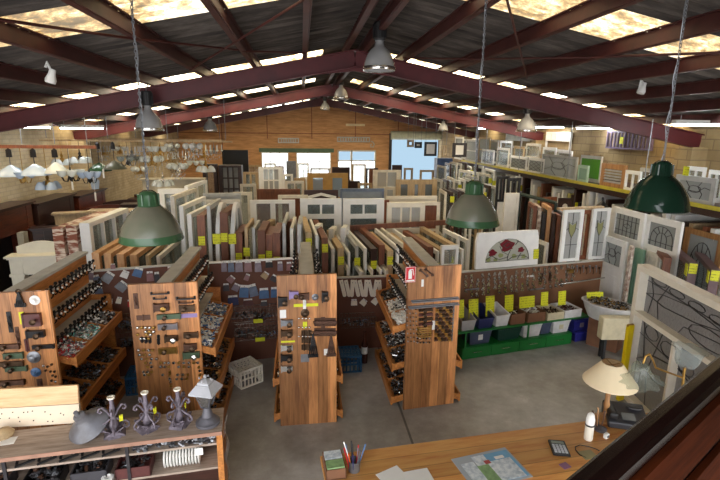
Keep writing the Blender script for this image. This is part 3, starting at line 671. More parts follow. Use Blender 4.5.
def packet(bd, px, py, w, h, m, label, cut=0, d=.025):
    p, a = onb(bd, px, py); t = thing('hanging_packet', label, 'packet', p, a); t.rotation_euler = (0, cut, a)
    b = B(); b.prism([(-w/2,-h/2),(w/2,-h/2),(w*.46,h*.22),(w*.3,h*.3),(-w*.3,h*.3),(-w*.46,h*.22)], -d, 0); b.build('bag', m, t)
    B().box(-w*.42,w*.42,-.006,0,h*.28,h/2).build('header_card', paper, t)
    b = B(); b.tube([(0,.012,h*.42),(0,-.05,h*.42)], .004, 5); b.build('peg', greymetal, t); return t
wa, wb = 'partition between leftmost and second display units', 'partition between second and third display units'
for i,(x,y,w,h,m,c,cut) in enumerate(((90,275,.09,.12,lilg,'pinkish grey',.2),(97,279,.08,.12,bgrey,'slate',-.2),(108,277,.13,.15,greymetal,'silver star shaped',.7),(125,274,.1,.1,whitep,'white square',.5),(138,272,.12,.13,bluep,'blue',.4),(150,276,.09,.14,pinkm,'pink',0),(122,286,.14,.13,greymetal,'silver diamond',.8),
    (157,277,.07,.15,dgrey,'dark slim',0),(99,291,.1,.13,bgrey,'dull blue',0),(104,300,.14,.12,dgrey,'wide charcoal',0),(119,300,.07,.09,ivory,'small ivory',.3),(111,301,.05,.07,whitep,'tiny white',.2),(92,304,.12,.12,dgrey,'charcoal',.1),(130,303,.06,.1,redp,'dull red',0),(163,283,.09,.13,lilg,'lilac',.15),(113,266,.06,.07,pinkm,'tiny pink',0),(170,270,.07,.11,pinkm,'rosy',0),(146,287,.1,.1,bgrey,'blue grey',0))):
    packet(BA,x,y,w,h,m,'%s packet, %s along the %s'%(c,nth(i),wa),cut)
for i,(x,y,w,h,m,c,cut) in enumerate(((224,266,.08,.16,lilg,'lilac',0),(231,266,.09,.17,bgrey,'grey',0),(239,266,.11,.17,lilg,'pale lilac',0),(248,266,.11,.17,pinkm,'pink',0),(258,266,.1,.17,lilg,'lilac grey',0),(269,264,.11,.1,black,'black',0),(280,266,.08,.14,lilg,'pink grey',0),(289,266,.08,.13,pinkm,'dull pink',0),
    (231,279,.1,.1,pinkm,'pinkish diamond',.78),(247,277,.07,.1,pinkm,'dim pink',.4),(265,275,.1,.1,tanwood,'tan diamond',.7),(274,278,.1,.1,dgrey,'dark diamond',.6),(236,287,.1,.11,lilg,'lilac diamond',.5),(226,287,.09,.11,dgrey,'dark',0),(244,291,.14,.19,bluep,'blue puffy',.1),(253,290,.13,.19,bgrey,'slate blue',-.2),(264,293,.15,.16,bluep,'pale blue flat',0),(274,292,.1,.16,bluep,'sky blue',0),(233,300,.16,.15,navy,'navy blue',0),(248,302,.15,.1,redbrown,'red brown',0),(283,281,.09,.12,dgrey,'charcoal',0),(264,303,.1,.08,dgrey,'flat dark',0),(280,304,.09,.1,bgrey,'dusty blue',0))):
    packet(BB_,x,y,w,h,m,'%s packet, %s on the %s'%(c,nth(i),wb),cut)
# white slats, cards and wire baskets
rs = None
for i in range(9):
    p, a = onb(BC, 343+i*4.6, 288.5, .05); rot = (0, rnd.choice([-.22,-.1,.05,.16,.24]), a)
    if rs is None:
        rs = thing('hanging_lath','white round ended wooden slat hung under the top of the low brown partition','slat',p,group='white slats on the low partition')
        pts = [(-.03,.14),(.03,.14),(.03,-.11)] + [(.03*math.cos(t),-.11-.03*math.sin(t)) for t in (.5,1,1.57,2.1,2.6)] + [(-.03,-.11)]
        B().prism(pts,-.012,.012).build('slat', ivory, rs); B().ball((0,-.014,.1), .008, 6).build('screw', greymetal, rs)
        rs.rotation_euler = rot
    else: dup(rs, p, rot)
for x,y,l in ((354,302,'small grey'),(363.5,302,'white diamond shaped'),(375,301,'pale diamond shaped'),(391,302,'narrow white')): packet(BC,x,y,.1,.1,ivory,l+' packet under the white slats on the low brown partition',.7 if 'diam' in l else 0)
def basket(bd, px, py, w, h, d, label, yel=None, mm=None):
    p, a = onb(bd, px, py); t = thing('wire_basket', label, 'wire basket', p, a); b = B(); r = .004
    for z in (-h/2, 0, h/2): b.tube([(-w/2,-.0,z),(-w/2,-d,z),(w/2,-d,z),(w/2,0,z),(-w/2,0,z)], r if z else .003, 4)
    n = int(w/.045)
    for i in range(n+1): x = -w/2+w*i/n; b.tube([(x,0,h/2),(x,0,-h/2),(x,-d,-h/2),(x,-d,h/2)], .0025, 4)
    b.build('wire_mesh', chrome, t)
    if yel: B().box(yel-.07,yel+.07,-d-.01,-d-.004,-h/2-.035,-h/2+.03).build('price_tag', yellow, t)
    heap('hardware_heap','loose fittings in the '+label,(p.x+math.sin(a)*d/2,p.y-math.cos(a)*d/2,p.z-h/2),w*.45,d*.3,0,45,[black2,greymetal,bgrey],h*.6,.06)
basket(BB_,254,311,.66,.19,.16,'upper wire basket on the partition behind the milk crate',.05); basket(BB_,256,329,.64,.2,.16,'lower wire basket on the partition behind the milk crate',.05)
basket(BC,357,318,.56,.17,.18,'wire basket on the low partition right of the third display unit')
basket(BA,129,320,.26,.2,.18,'upper small wire basket left of the second display unit'); basket(BA,131,338,.26,.18,.18,'lower small wire basket left of the second display unit')
# ---------------------------------------------------------------- crates
def crate(x, y, rz, m, label):
    t = thing('milk_crate', label, 'crate', (x,y,.001), rz); b = B(); w, h, d = .165, .27, .165
    for z0, z1 in ((0,.025),(.12,.14),(.235,.27)): 
        for s in (-1,1): b.box(-w,w,s*d-.01,s*d+.01,z0,z1); b.box(s*w-.01,s*w+.01,-d,d,z0,z1)
    for k in range(7):
        q = -w + 2*w*k/6
        for s in (-1,1): b.box(q-.009,q+.009,s*d-.008,s*d+.008,0,.27); b.box(s*w-.008,s*w+.008,q-.009,q+.009,0,.27)
        b.box(q-.008,q+.008,-d,d,.255,.265); b.box(-w,w,q-.008,q+.008,.255,.265)
    b.build('crate_body', m, t); return t
crate(-.83,6.36,.62,ivory,'cream plastic milk crate upturned on the floor between second and third display units')
cblue = paint('blue crate plastic', srgb(40,92,132), .45, wear=.15)
crate(.66,6.62,.05,cblue,'blue plastic crate on the floor right of the third display unit')
crate(-2.22,6.3,.1,cblue,'blue plastic crate on the floor between leftmost and second display units')
t = thing('bottle','dark bottle with white label on the floor beside the blue crate','bottle',(.92,6.75,.001))
B().lathe([(0,0),(.045,0),(.048,.02),(.048,.3),(.02,.4),(.018,.5),(.022,.52),(0,.52)],14).build('bottle_body', paint('brown bottle', srgb(70,38,30), .15), t, True); B().lathe([(.05,.16),(.05,.27),(.0485,.27),(.0485,.16)],14).build('paper_label', paper, t, True)
# ---------------------------------------------------------------- bins in front of the long partition
DD = math.atan2(.54,2.76); dx, dy = math.cos(DD), math.sin(DD)
gb = paint('green cabinet enamel', srgb(24,112,46), .35, wear=.15)
def dpt(s, back): return V((2.46+dx*s+dy*back*-1, 6.68+dy*s+dx*back, 0))      # s along the front line, back = behind it
t = thing('drawer_cabinet','long low green drawer cabinet on the floor under the storage bins','cabinet',dpt(1.0,0),DD)
B().box(-1.02,1.1,.012,.4,.001,.2).build('carcass', gb, t)
for i in range(4):
    d = B().box(-1.01+i*.525,-1.01+i*.525+.515,-.012,.01,.012,.19).build('drawer', gb, t, bevel=.004)
    x = -1.01+i*.525+.2575; b = B(); b.tube([(x-.08,-.012,.12),(x-.075,-.035,.12),(x+.075,-.035,.12),(x+.08,-.012,.12)], .006, 6); b.build('handle', chrome, d)
t = thing('bin_shelf','green edged shelf carrying the open storage bins along the long partition','shelf',dpt(1.0,0),DD)
B().box(-1.35,1.38,-.05,.4,.47,.49).build('shelf_board', gb, t)
for x in (-1.33,1.36): B().box(x-.015,x+.015,.36,.39,0,.47).build('leg', gb, t)
for x in (-.98,.17): B().box(x-.012,x+.012,-.04,-.02,.2,.47).build('leg', gb, t)
def tub(name, label, s, back, z, w, d, h, m, rz=0, taper=.85, slant=0, lid=None, tagm=None):
    p = dpt(s, back); t = thing(name, label, 'storage bin', (p.x,p.y,z), DD+rz); b = B(); wt = w/2; wb = wt*taper; db = d*taper
    hf = h*(1-slant)
    bot = [(-wb,(d-db)/2,0),(wb,(d-db)/2,0),(wb,d-(d-db)/2,0),(-wb,d-(d-db)/2,0)]; top = [(-wt,0,hf),(wt,0,hf),(wt,d,h),(-wt,d,h)]
    k = .012; it = [(-wt+k,k,hf),(wt-k,k,hf),(wt-k,d-k,h),(-wt+k,d-k,h)]; ib = [(x*.93,y*.9+.015,.012) for x,y,_ in bot]
    vs = bot+top+it+ib
    b.add(vs, [(3,2,1,0)]+[(i,(i+1)%4,4+(i+1)%4,4+i) for i in range(4)]+[(4+i,4+(i+1)%4,8+(i+1)%4,8+i) for i in range(4)]+[(8+i,8+(i+1)%4,12+(i+1)%4,12+i) for i in range(4)]+[(12,13,14,15)])
    b.build('bin_body', m, t)
    b = B(); b.tube([(-wt,0,hf),(wt,0,hf),(wt,d,h),(-wt,d,h),(-wt,0,hf)], .009, 5); b.build('rim', m, t)
    if lid: B().box(-wt-.01,wt+.01,-.01,d+.01,h,h+.02).build('lid', lid, t, bevel=.006)
    if tagm: B().box(-.04,.04,(d-db)/4-.012,(d-db)/4-.006,hf*.35,hf*.75).build('label_card', tagm, t)
    return p
gp = paint('pale grey plastic', srgb(176,172,170), .4); wp = paint('white plastic', srgb(222,220,218), .35); cart = paint('brown carton', srgb(124,84,58), .7); gtub = paint('dark green plastic', srgb(18,62,52), .4); dk = paint('slate plastic', srgb(72,80,104), .4); ctray = paint('cream tray', srgb(210,198,164), .5); btub = paint('blue plastic tub', srgb(48,50,140), .3)
def tubs(*a, heapn=0, hm=None, **k):
    p = tub(*a, **k)
    if heapn: 
        name, label, s, back, z, w, d, h = a[:8]; q = dpt(s, back + d/2)
        heap('hardware_heap','goods heaped in the '+label,(q.x,q.y,z+h*.62),w*.36,d*.33,0,heapn,hm,h*.42,.05).rotation_euler = (0,0,DD)
tubs('storage_bin','pale grey open bin at the left end of the bin shelf',.07,-.02,.49,.25,.38,.26,gp,slant=.35)
tubs('storage_bin','navy open bin beside the pale grey one on the shelf',.38,-.02,.49,.27,.38,.28,navy,slant=.4)
tubs('storage_bin','white open bin right of the navy one on the shelf',.68,-.02,.49,.25,.38,.27,wp,slant=.3)
tubs('storage_bin','brown carton of white capped knobs on the bin shelf',.98,0,.49,.27,.36,.17,cart,taper=1,heapn=60,hm=[whitep,bronze,black2])
tubs('storage_bin','brown carton of white porcelain pieces on the bin shelf',1.34,0,.49,.34,.36,.15,cart,taper=1,heapn=60,hm=[whitep,whitep,paper])
tubs('storage_bin','cream tray of rusty fittings on the bin shelf',1.7,-.02,.49,.32,.36,.12,ctray,taper=1,heapn=60,hm=[rustm,bronze,black2])
tubs('storage_bin','white tray of dark fittings at the bin shelf right end',2.05,-.02,.49,.34,.36,.13,wp,taper=1,heapn=60,hm=[redbrown,black2,rustm])
tubs('storage_tub','navy lidded tub with a white label above the green drawers',.34,.05,.201,.4,.3,.22,dk,lid=navy,tagm=paper)
tubs('storage_tub','dark green lidded tub above the green drawers',.88,.05,.201,.44,.3,.2,gtub,lid=gtub)
tubs('storage_tub','white tub left of the grey one above the green drawers',1.32,.05,.201,.36,.3,.21,wp,lid=None,heapn=30,hm=[paper,greymetal])
tubs('storage_tub','small slate grey tub between white tubs above the green drawers',1.62,.08,.201,.2,.28,.2,dk)
tubs('storage_tub','white tub with lid at the right end above the green drawers',1.9,.05,.201,.34,.3,.2,wp,lid=wp,tagm=ctray)
tubs('storage_tub','upper blue lidded tub right of the green drawers',2.33,.05,.19,.34,.3,.19,btub,lid=btub,tagm=lilg)
tubs('storage_tub','lower blue tub on the floor right of the green drawers',2.36,.02,.001,.34,.3,.16,btub,lid=btub)
# yellow price signs on the partition
m, nt, bs = nodes('yellow sign with handwriting'); v = coords(nt)
wv = nt.nodes.new('ShaderNodeTexWave'); wv.wave_type = 'BANDS'; wv.bands_direction = 'Z'; wv.inputs['Scale'].default_value = 7.5; wv.inputs['Distortion'].default_value = 0; link(nt, v, wv.inputs['Vector'])
nn = noise(nt, 70, 2, v); mlt = nt.nodes.new('ShaderNodeMath'); mlt.operation = 'MULTIPLY'; link(nt, wv.outputs['Fac'], mlt.inputs[0]); link(nt, nn.outputs['Fac'], mlt.inputs[1])
link(nt, ramp(nt, mlt.outputs[0], [(.46, srgb(216,216,30)), (.54, srgb(120,116,30))]), bs.inputs['Base Color']); bs.inputs['Roughness'].default_value = .6; ysign = m
for i,(x,y,w,h) in enumerate(((460,309,.14,.3),(473.5,309,.17,.32),(490,306,.16,.33),(509,303.5,.16,.28),(527,302,.29,.19),(544.5,299,.14,.24),(562,298,.15,.24))):
    p, a = onb(BD,x,y,.33); tag(B().box(-w/2,w/2,-.004,.004,-h/2,h/2).build('price_sign', ysign, loc=p), 'yellow handwritten price sign, %s from the left behind the bins'%nth(i),'price sign').rotation_euler = (rd(-6),0,a)
# small hooks on the long partition
G='small hooks pinned on the long partition'
pk = None
for i in range(98):
    x = 466+(i%20)*5.6+rnd.uniform(-.8,.8); y0 = 274-(x-466)*.105
    y = y0 + 3 + (0,4.6,9,13.5,18)[i//20]+rnd.uniform(-.4,.4)
    if rnd.random() < .12: continue
    p, a = onb(BD,x,y,.008)
    if pk is None:
        pk = thing('wall_hook','small pale metal hook among many pinned on the long brown partition','hook',p,a,G)
        b = B(); b.box(-.014,.014,-.004,.006,-.022,.022); b.tube([(0,-.004,-.01),(0,-.03,-.016),(0,-.034,.008)],.0055,5); b.build('hook_iron', chrome, pk); pk.scale = (1.5,1.5,1.5)
    else: dup(pk, p, (0,rnd.uniform(-.4,.4),a))
for i,(x,y,w,h,m,l) in enumerate(((530,276,.13,.025,paper,'white packet strip'),(536,289,.3,.02,greymetal,'long pale rail low'),(541,277.5,.04,.16,bronze,'dark upright handle, left of the pair'),(550,276.5,.04,.16,bronze,'dark upright handle, right of the pair'),(570,271,.12,.07,brass,'brass star plate'),(472,289,.25,.018,greymetal,'short grey rail at the left'))):
    p, a = onb(BD,x,y,.01); tag(B().box(-w/2,w/2,-.02,.004,-h/2,h/2).build('hung_fitting', m, loc=p), l+' on the long brown partition','fitting').rotation_euler = (0,0,a)
for i in range(9):
    p, a = onb(BD,573+i*3.2,270.5-(i%2)*1.5,.01); b = B(); b.tube([(0,0,.05),(0,-.02,.03),(.01,-.025,-.04),(0,-.02,-.06)],.007,5); b.box(-.016,.016,-.02,0,.03,.07)
    tag(b.build('window_latch', greymetal if i%2 else bronze, loc=p),'window latch hanging in the row below the tall leadlight casements','latch','latches below the casements').rotation_euler=(0,0,a)
p, a = onb(BD,584,281,.05); b = B(); b.tube([(-.55,0,-.02),(.55,0,.03)],.014,6); 
tag(b.build('towel_bar', chrome, loc=p),'chrome towel bar low on the long partition at its right end','rail').rotation_euler=(0,0,a)
# ================================================================ WINDOWS AND DOORS: one builder for every sash, frame and door
leadm = paint('lead came', srgb(52,50,50), .5, .3)
def leadlines(b, x0, x1, z0, z1, y, style, r=.006):
    w, h = x1-x0, z1-z0; cx, cz = (x0+x1)/2, (z0+z1)/2
    L = lambda *p: b.tube([(x0+u*w, y, z0+v*h) for u, v in p], r, 4, cap=False)
    if style == 'grid':
        for i in range(1,4): L((i/4,0),(i/4,1))
        for i in range(1,4): L((0,i/4),(1,i/4))
    elif style == 'strips':
        for i in range(1,6): L((i/6,0),(i/6,1))
        L((0,.25),(1,.25)); L((0,.75),(1,.75)); L((.33,.5),(.5,.62),(.67,.5),(.5,.38),(.33,.5))
    elif style == 'diamond':
        for i in range(-2,4): L((max(0,i/3),max(0,-i/3)),(min(1,1+i/3 if i<0 else 1),min(1,1-i/3 if i>0 else 1))) if -3 < i < 3 else None
        for i in range(-2,3): L((max(0,i/3),1-max(0,-i/3)),(min(1,1+i/3) if i<0 else 1, 1-(min(1,1-i/3) if i>0 else 1))) 
    elif style == 'arch':
        L(*[(.5+.42*math.cos(t),.35+.55*math.sin(t)) for t in [PI*k/10 for k in range(11)]]); L((.08,0),(.08,.35)); L((.92,0),(.92,.35))
        L(*[(.5+.2*math.cos(t),.35+.28*math.sin(t)) for t in [PI*k/8 for k in range(9)]]); L((.3,0),(.3,.35)); L((.7,0),(.7,.35))
        for t in (.6,1.1,1.57,2.04,2.54): L((.5+.2*math.cos(t),.35+.28*math.sin(t)),(.5+.42*math.cos(t),.35+.55*math.sin(t)))
        L((.5,0),(.5,.63)); L((0,.2),(1,.2))
    elif style == 'oval':
        L((0,.45),(.2,.62),(.55,.7),(1,.62)); L((0,.45),(.25,.36),(.6,.42),(1,.62)); L((.06,.0),(.1,.5),(.03,1)); L((.2,0),(.16,.4),(.3,1))
        for k in range(4):
            u = .15+.22*k; L(*[(u+.09*math.cos(t),.86+.08*math.sin(t)-.05*k) for t in [2*PI*j/10 for j in range(11)]])
        L((0,.78),(.5,.7),(1,.5)); L((.45,0),(.5,.2),(.85,.3),(1,.22)); L(*[(.75+.2*math.cos(t),.25+.2*math.sin(t)) for t in [2*PI*j/12 for j in range(13)]])
    elif style == 'tulip':
        L((.5,0),(.5,.45)); L((.5,.45),(.25,.6),(.2,.8),(.5,.74),(.8,.8),(.75,.6),(.5,.45)); L((0,.62),(.22,.66)); L((.78,.66),(1,.62)); L((.5,.74),(.5,1)); L((0,.3),(1,.3))
    elif style == 'swirl':
        L((0,.2),(.3,.45),(.6,.4),(.8,.7),(1,.6)); L((.2,1),(.35,.6),(.3,.3),(.45,0)); L((.7,1),(.6,.7),(.75,.3),(.7,0)); L(*[(.5+.2*math.cos(t),.55+.2*math.sin(t)) for t in [2*PI*j/10 for j in range(11)]])
def win(name, label, cat, loc, rz, W, H, D, spec, m, gm=None, st=.06, rl=.07, lean=0, group=None, tagxz=None, lead=None, pm=None, gy=0, roll=0, mut=.02):
    """origin at the bottom centre; width along x, thickness along y; spec is rows from the bottom: (share, g/p/o, columns, rows)"""
    t = thing(name, label, cat, loc, rz, group, rx=lean); t.rotation_euler = (lean, roll, rz)
    f = B(); g = B(); p = B(); bars = B(); ld = B(); hd = D/2
    f.box(-W/2,-W/2+st,-hd,hd,0,H); f.box(W/2-st,W/2,-hd,hd,0,H); f.box(-W/2+st,W/2-st,-hd,hd,0,rl); f.box(-W/2+st,W/2-st,-hd,hd,H-rl,H)
    tot = sum(r[0] for r in spec); free = H-2*rl-(len(spec)-1)*rl*.8; z = rl
    for i, (fr, k, nx, ny) in enumerate(spec):
        h = free*fr/tot; x0, x1 = -W/2+st, W/2-st
        if i: f.box(x0,x1,-hd,hd,z-rl*.8,z)
        if k == 'g':
            g.box(x0,x1,gy-.003,gy+.003,z,z+h)
            if lead: leadlines(ld,x0,x1,z,z+h,gy-.006,lead)
        if k == 'p':
            p.box(x0,x1,gy-.008,gy+.008,z,z+h)
            cw = (x1-x0)/nx
            for c in range(nx): p.box(x0+cw*c+cw*.16,x0+cw*(c+1)-cw*.16,gy-.016,gy-.008,z+h*.1,z+h*.9)
        if k == 'w': p.box(x0,x1,gy-.008,gy+.008,z,z+h)
        if k == 's':
            n = max(3,int(h/.05))
            for q in range(n): p.box(x0,x1,gy-.022,gy+.014,z+h*q/n+.012,z+h*q/n+.02,None)
            for q in range(n): p.box(x0,x1,gy-.004,gy+.006,z+h*q/n+.006,z+h*q/n+.04)
        if k in 'gop':
            for c in range(1,nx): q = x0+(x1-x0)*c/nx; bars.box(q-mut,q+mut,-hd*.7,hd*.7,z,z+h)
            for c in range(1,ny): q = z+h*c/ny; bars.box(x0,x1,-hd*.6,hd*.6,q-mut,q+mut)
        z += h + rl*.8
    f.build('frame', m, t)
    if g.v: g.build('pane', gm or clear, t)
    if p.v: p.build('panel', pm or m, t)
    if bars.v: bars.build('glazing_bars', m, t)
    if ld.v: ld.build('lead_lines', leadm, t)
    if tagxz: B().box(tagxz[0]-.06,tagxz[0]+.06,-hd-.012,-hd-.006,tagxz[1]-.075,tagxz[1]+.075).build('price_tag', ysign, t)
    return t
# ================================================================ RIGHT SIDE: on and behind the long partition
pdx = math.atan2(.62,3.31)
def bdp(px, py, off=-.03): p, a = onb(BD,px,py,off); return p, a
# arched rose leadlight panel in a white frame
p, a = bdp(506,270,-.04); W, H = 1.2, .6
t = thing('arched_leadlight','wide white framed panel with an arched red rose leadlight, standing on the long partition','leadlight panel',(p.x,p.y,1.3),a,rx=-.06)
n = 16; arch = [(-.43,.1)] + [(.43*math.cos(PI-PI*k/n),.1+.38*math.sin(PI*k/n)) for k in range(1,n)] + [(.43,.1)]
rect = []
for x, z in arch:
    d = V((x, z-.1)); 
    u = max(abs(x)/.6 if abs(x)>1e-6 else 1e-6, (z-.1)/.5 if z>.1 else 1e-6); rect.append((x/u, .1+(z-.1)/u))
rect[0] = (-.6,.1); rect[-1] = (.6,.1)
b = B(); k = len(arch)
for y0, y1 in ((-.03,.03),): b.ring(rect+[(.6,0),(-.6,0)], arch+[(.43,.098),(-.43,.098)], y0, y1)
b.build('frame', white, t)
b = B(); b.prism([(x*.999,z) for x,z in arch], -.004, .004); b.build('pale_glass', glass('pale seedy glass',(.86,.88,.80),.35,.2,40,(.66,.66,.58)), t)
rose = glass('ruby glass',(.35,.02,.04),.12,.12,0,(.2,.02,.035)); leafg = glass('leaf green glass',(.5,.6,.3),.3,.2,0,(.4,.44,.2))
def blob(cx, cz, r, q, seed): rr = random.Random(seed); return [(cx+r*(1+.25*math.sin(5*t+seed))*math.cos(t), cz+r*.75*(1+.2*math.cos(3*t+seed))*math.sin(t)) for t in [2*PI*j/q for j in range(q)]]
for i,(x,z,r) in enumerate(((0,.36,.13),(-.28,.25,.075),(.27,.27,.06))):
    b = B(); b.prism(blob(x,z,r,16,i), -.008, -.004); b.build('rose_glass', rose, t)
    
for i,(x,z,r) in enumerate(((-.36,.14,.05),(-.12,.2,.05),(.14,.17,.05),(.33,.15,.05),(-.22,.13,.04))):
    b = B(); b.prism(blob(x,z,r,10,i+5), -.008, -.004); b.build('leaf_glass', leafg, t)
b = B()
for pts in ([(x,z) for x,z in arch],[(-.43,.1),(.43,.1)],[(-.43,.13),(-.3,.2),(-.15,.13),(.0,.16),(.06,.28)],[(.43,.12),(.3,.18),(.1,.16),(0,.1)],[(-.15,.36),(-.1,.26),(.02,.2),(0,.1)],[(-.28,.2),(-.2,.13)],[(.27,.22),(.2,.12)],[(.15,.36),(.22,.44)],[(-.13,.4),(-.2,.44)],[(0,.46),(0,.48)],[(-.08,.36),(0,.32),(.09,.38),(0,.42),(-.08,.36)]):
    b.tube([(x,-.011,z) for x,z in pts], .006, 4)
b.build('lead_lines', leadm, t)
B().box(.5,.6,-.045,-.033,.1,.27).build('price_tag', ysign, t)
# two tall leadlight casements with a head board
tul = glass('grey ripple glass',(.86,.87,.86),.4,.2,30,(.58,.59,.57))
for i,(x,l) in enumerate(((567.5,'left of the pair of tall narrow white leadlight casements standing on the long partition'),(594.5,'right of the pair of tall narrow white leadlight casements standing on the long partition'))):
    p, a = bdp(x,268,-.06); w = win('leadlight_casement',l,'casement',(p.x,p.y,1.3),a,.42 if i == 0 else .38,.92,.045,[(1,'g',1,1)],white,tul,st=.075,rl=.05,lead='tulip')
    b = B(); b.prism([(0,.43),(-.06,.54),(-.07,.68),(0,.64),(.07,.68),(.06,.54)],-.009,-.004); b.build('tulip_glass', glass('yellow green glass',(.8,.8,.45),.4,.2,0,(.42,.42,.2)), w)
p, a = bdp(579.5,216,-.07); tag(B().box(-.47,.47,-.05,.03,0,.035).build('head_board', tanwood, loc=(p.x,p.y,2.224)),'weathered timber board lying across the tops of the two tall casements','board').rotation_euler=(0,0,a)
p, a = bdp(582,250,-.16); win('timber_window','slim dark timber frame behind the two tall casements','frame',(p.x,p.y,1.28),a,.16,.9,.05,[(1,'o',1,1)],redwood,st=.04)
# oval tub of fittings on a brown stand
t = thing('oval_tub','oval white enamel tub full of door knobs beside the blue tubs','tub',(5.0,6.93,.001),math.atan2(-.59,.45))
b = B(); b.lathe([(.0,.5),(.3,.5),(.36,.62),(.40,.74),(.43,.76),(.43,.775),(.395,.775),(.36,.7),(.34,.68),(0,.68)], 28, M.Diagonal((1,.66,1,1))); b.build('tub_shell', wp, t, True)
B().box(-.24,.24,-.12,.18,0,.5).build('stand', cart, t)
heap('hardware_heap','brass and black door knobs heaped in the oval white tub',(5.0,6.93,.735),.3,.19,0,260,[black2,brass,bronze,greymetal],.07,.06).rotation_euler=(0,0,math.atan2(-.59,.45))
tag(B().box(-.15,.15,-.004,.004,0,.11).build('price_sign', ysign, loc=(4.92,7.18,.77)),'yellow handwritten sign standing at the back of the oval white tub','price sign').rotation_euler=(rd(-15),0,.0)
t = thing('enamel_box','cream enamel box on black legs in front of the oval tub','box',(4.92,6.54,.001),-.12)
B().box(-.28,.28,-.09,.07,.33,.70).build('box_body', ctray, t, bevel=.02)
for x in (-.2,.2):
    for y in (-.06,.04): B().box(x-.02,x+.02,y-.02,y+.02,0,.33).build('leg', black, t)
# doors and sashes stacked along the right
def along(px0, px1, py0, X, ztop, **k):
    """a frame standing on the floor in the plane x = X between two picture columns: width and position worked out there"""
    a = at(px0,py0,X=X); b = at(px1,py0,X=X); return (X,(a.y+b.y)/2,0), abs(a.y-b.y)
def door_y(name,label,cat,px0,px1,py,X,H,spec,m,**k):
    loc, W = along(px0,px1,py,X,H); loc = (X,loc[1],k.pop('z',.001)); return win(name,label,cat,loc,-PI/2+k.pop('drz',0),W,H-loc[2],k.pop('D',.045),spec,m,**k)
door_y('panelled_door','small white leadlight door with flaking brown edge behind the oval tub','door',602,628,238,5.42,1.72,[(1.8,'p',1,1),(.62,'g',1,1)],white,gm=frost,lead='swirl',rl=.1,st=.09)
door_y('ledged_door','narrow peeling red and white door edge beside the small leadlight door','door',630,633,250,5.40,1.7,[(1,'w',1,1)],peel,st=.02)
door_y('panelled_door','tall white door with striped leadlight, left of the two under the dark green pendant','door',614,647,210,5.7,2.2,[(2.5,'p',1,1),(.62,'g',1,1)],white,gm=frost,lead='strips',rl=.1,st=.1)
door_y('panelled_door','tall white door with arched leadlight, right of the two under the dark green pendant','door',647,684,220,5.75,2.19,[(2.5,'p',1,1),(.62,'g',1,1)],white,gm=frost,lead='arch',rl=.1,st=.1)
door_y('panelled_door','honey timber door with a fan shaped arched leadlight at the far right','door',686,727,232,6.25,2.03,[(1,'p',1,1),(1.1,'g',1,1)],honey,gm=frost,lead='arch',rl=.09,st=.1)
door_y('ledged_door','pale green painted door edge standing right of the small leadlight door','door',636,645,250,5.62,1.62,[(1,'w',1,1)],paint('pale green paint',srgb(122,160,136),.5,wear=.2),st=.04,D=.05)
door_y('ledged_door','grey white ledged door between the green edge and the arched leadlight door','door',648,660,255,5.72,1.6,[(1,'w',2,1)],offwhite,st=.04)
mar = paint('maroon grey paint', srgb(104,78,80), .5, wear=.3)
for i,(x0,x1,y0,y1,l) in enumerate(((671,694,244,263,'maroon topped frame with yellow tag, left of the two behind the cream window'),(698,716,250,270,'maroon topped frame with yellow tag, right of the two behind the cream window'),(657,668,246,258,'brown timber frame end standing left of the maroon topped frames'))):
    a = at(x0,y0,Z=1.7-.02*i); b = at(x1,y1,Z=1.7-.02*i); mid = (a+b)/2; ang = math.atan2(b.y-a.y,b.x-a.x)
    w = win('timber_window',l,'frame',(mid.x,mid.y,.001),ang,(b-a).length,mid.z,.11,[(1,'g',1,2)],mar if i<2 else redwood,st=.07)
    if i in (0,1): 
        B().box((b-a).length/2-.1,(b-a).length/2+.02,-.075,-.068,mid.z-.2,mid.z-.03).build('price_tag', ysign, w); B().box((b-a).length/2+.002,(b-a).length/2+.008,-.05,.05,mid.z-.16,mid.z-.01).build('price_tag', ysign, w)
# big cream window frame with leadlights, in front at right
dirv = V((-.134,-.991,0)).normalized(); L = 1.75; far = V((4.38,5.5,0)); mid = far + dirv*L/2
t = win('timber_window','large cream timber window frame with leadlight panes at the right, beside the fluted glass lamp','window frame',(mid.x,mid.y,.001),math.atan2(dirv.y,dirv.x),L,1.86,.15,[(1.3,'g',2,1),(.62,'g',1,1)],ivory,gm=glass('pewter glass',(.7,.72,.72),.25,.15,25,(.33,.32,.32)),st=.085,rl=.075,lead='oval',gy=.045)
t = thing('spirit_level','yellow box section level standing upright against the cream window frame','level',(4.215,5.36,.001),.2)
yp = paint('yellow enamel', srgb(226,196,10), .35, wear=.1); B().box(-.045,.045,-.025,.025,0,1.08).build('level_body', yp, t, bevel=.005)
B().box(-.046,.046,-.012,.012,1.06,1.09).build('end_cap', brass, t)
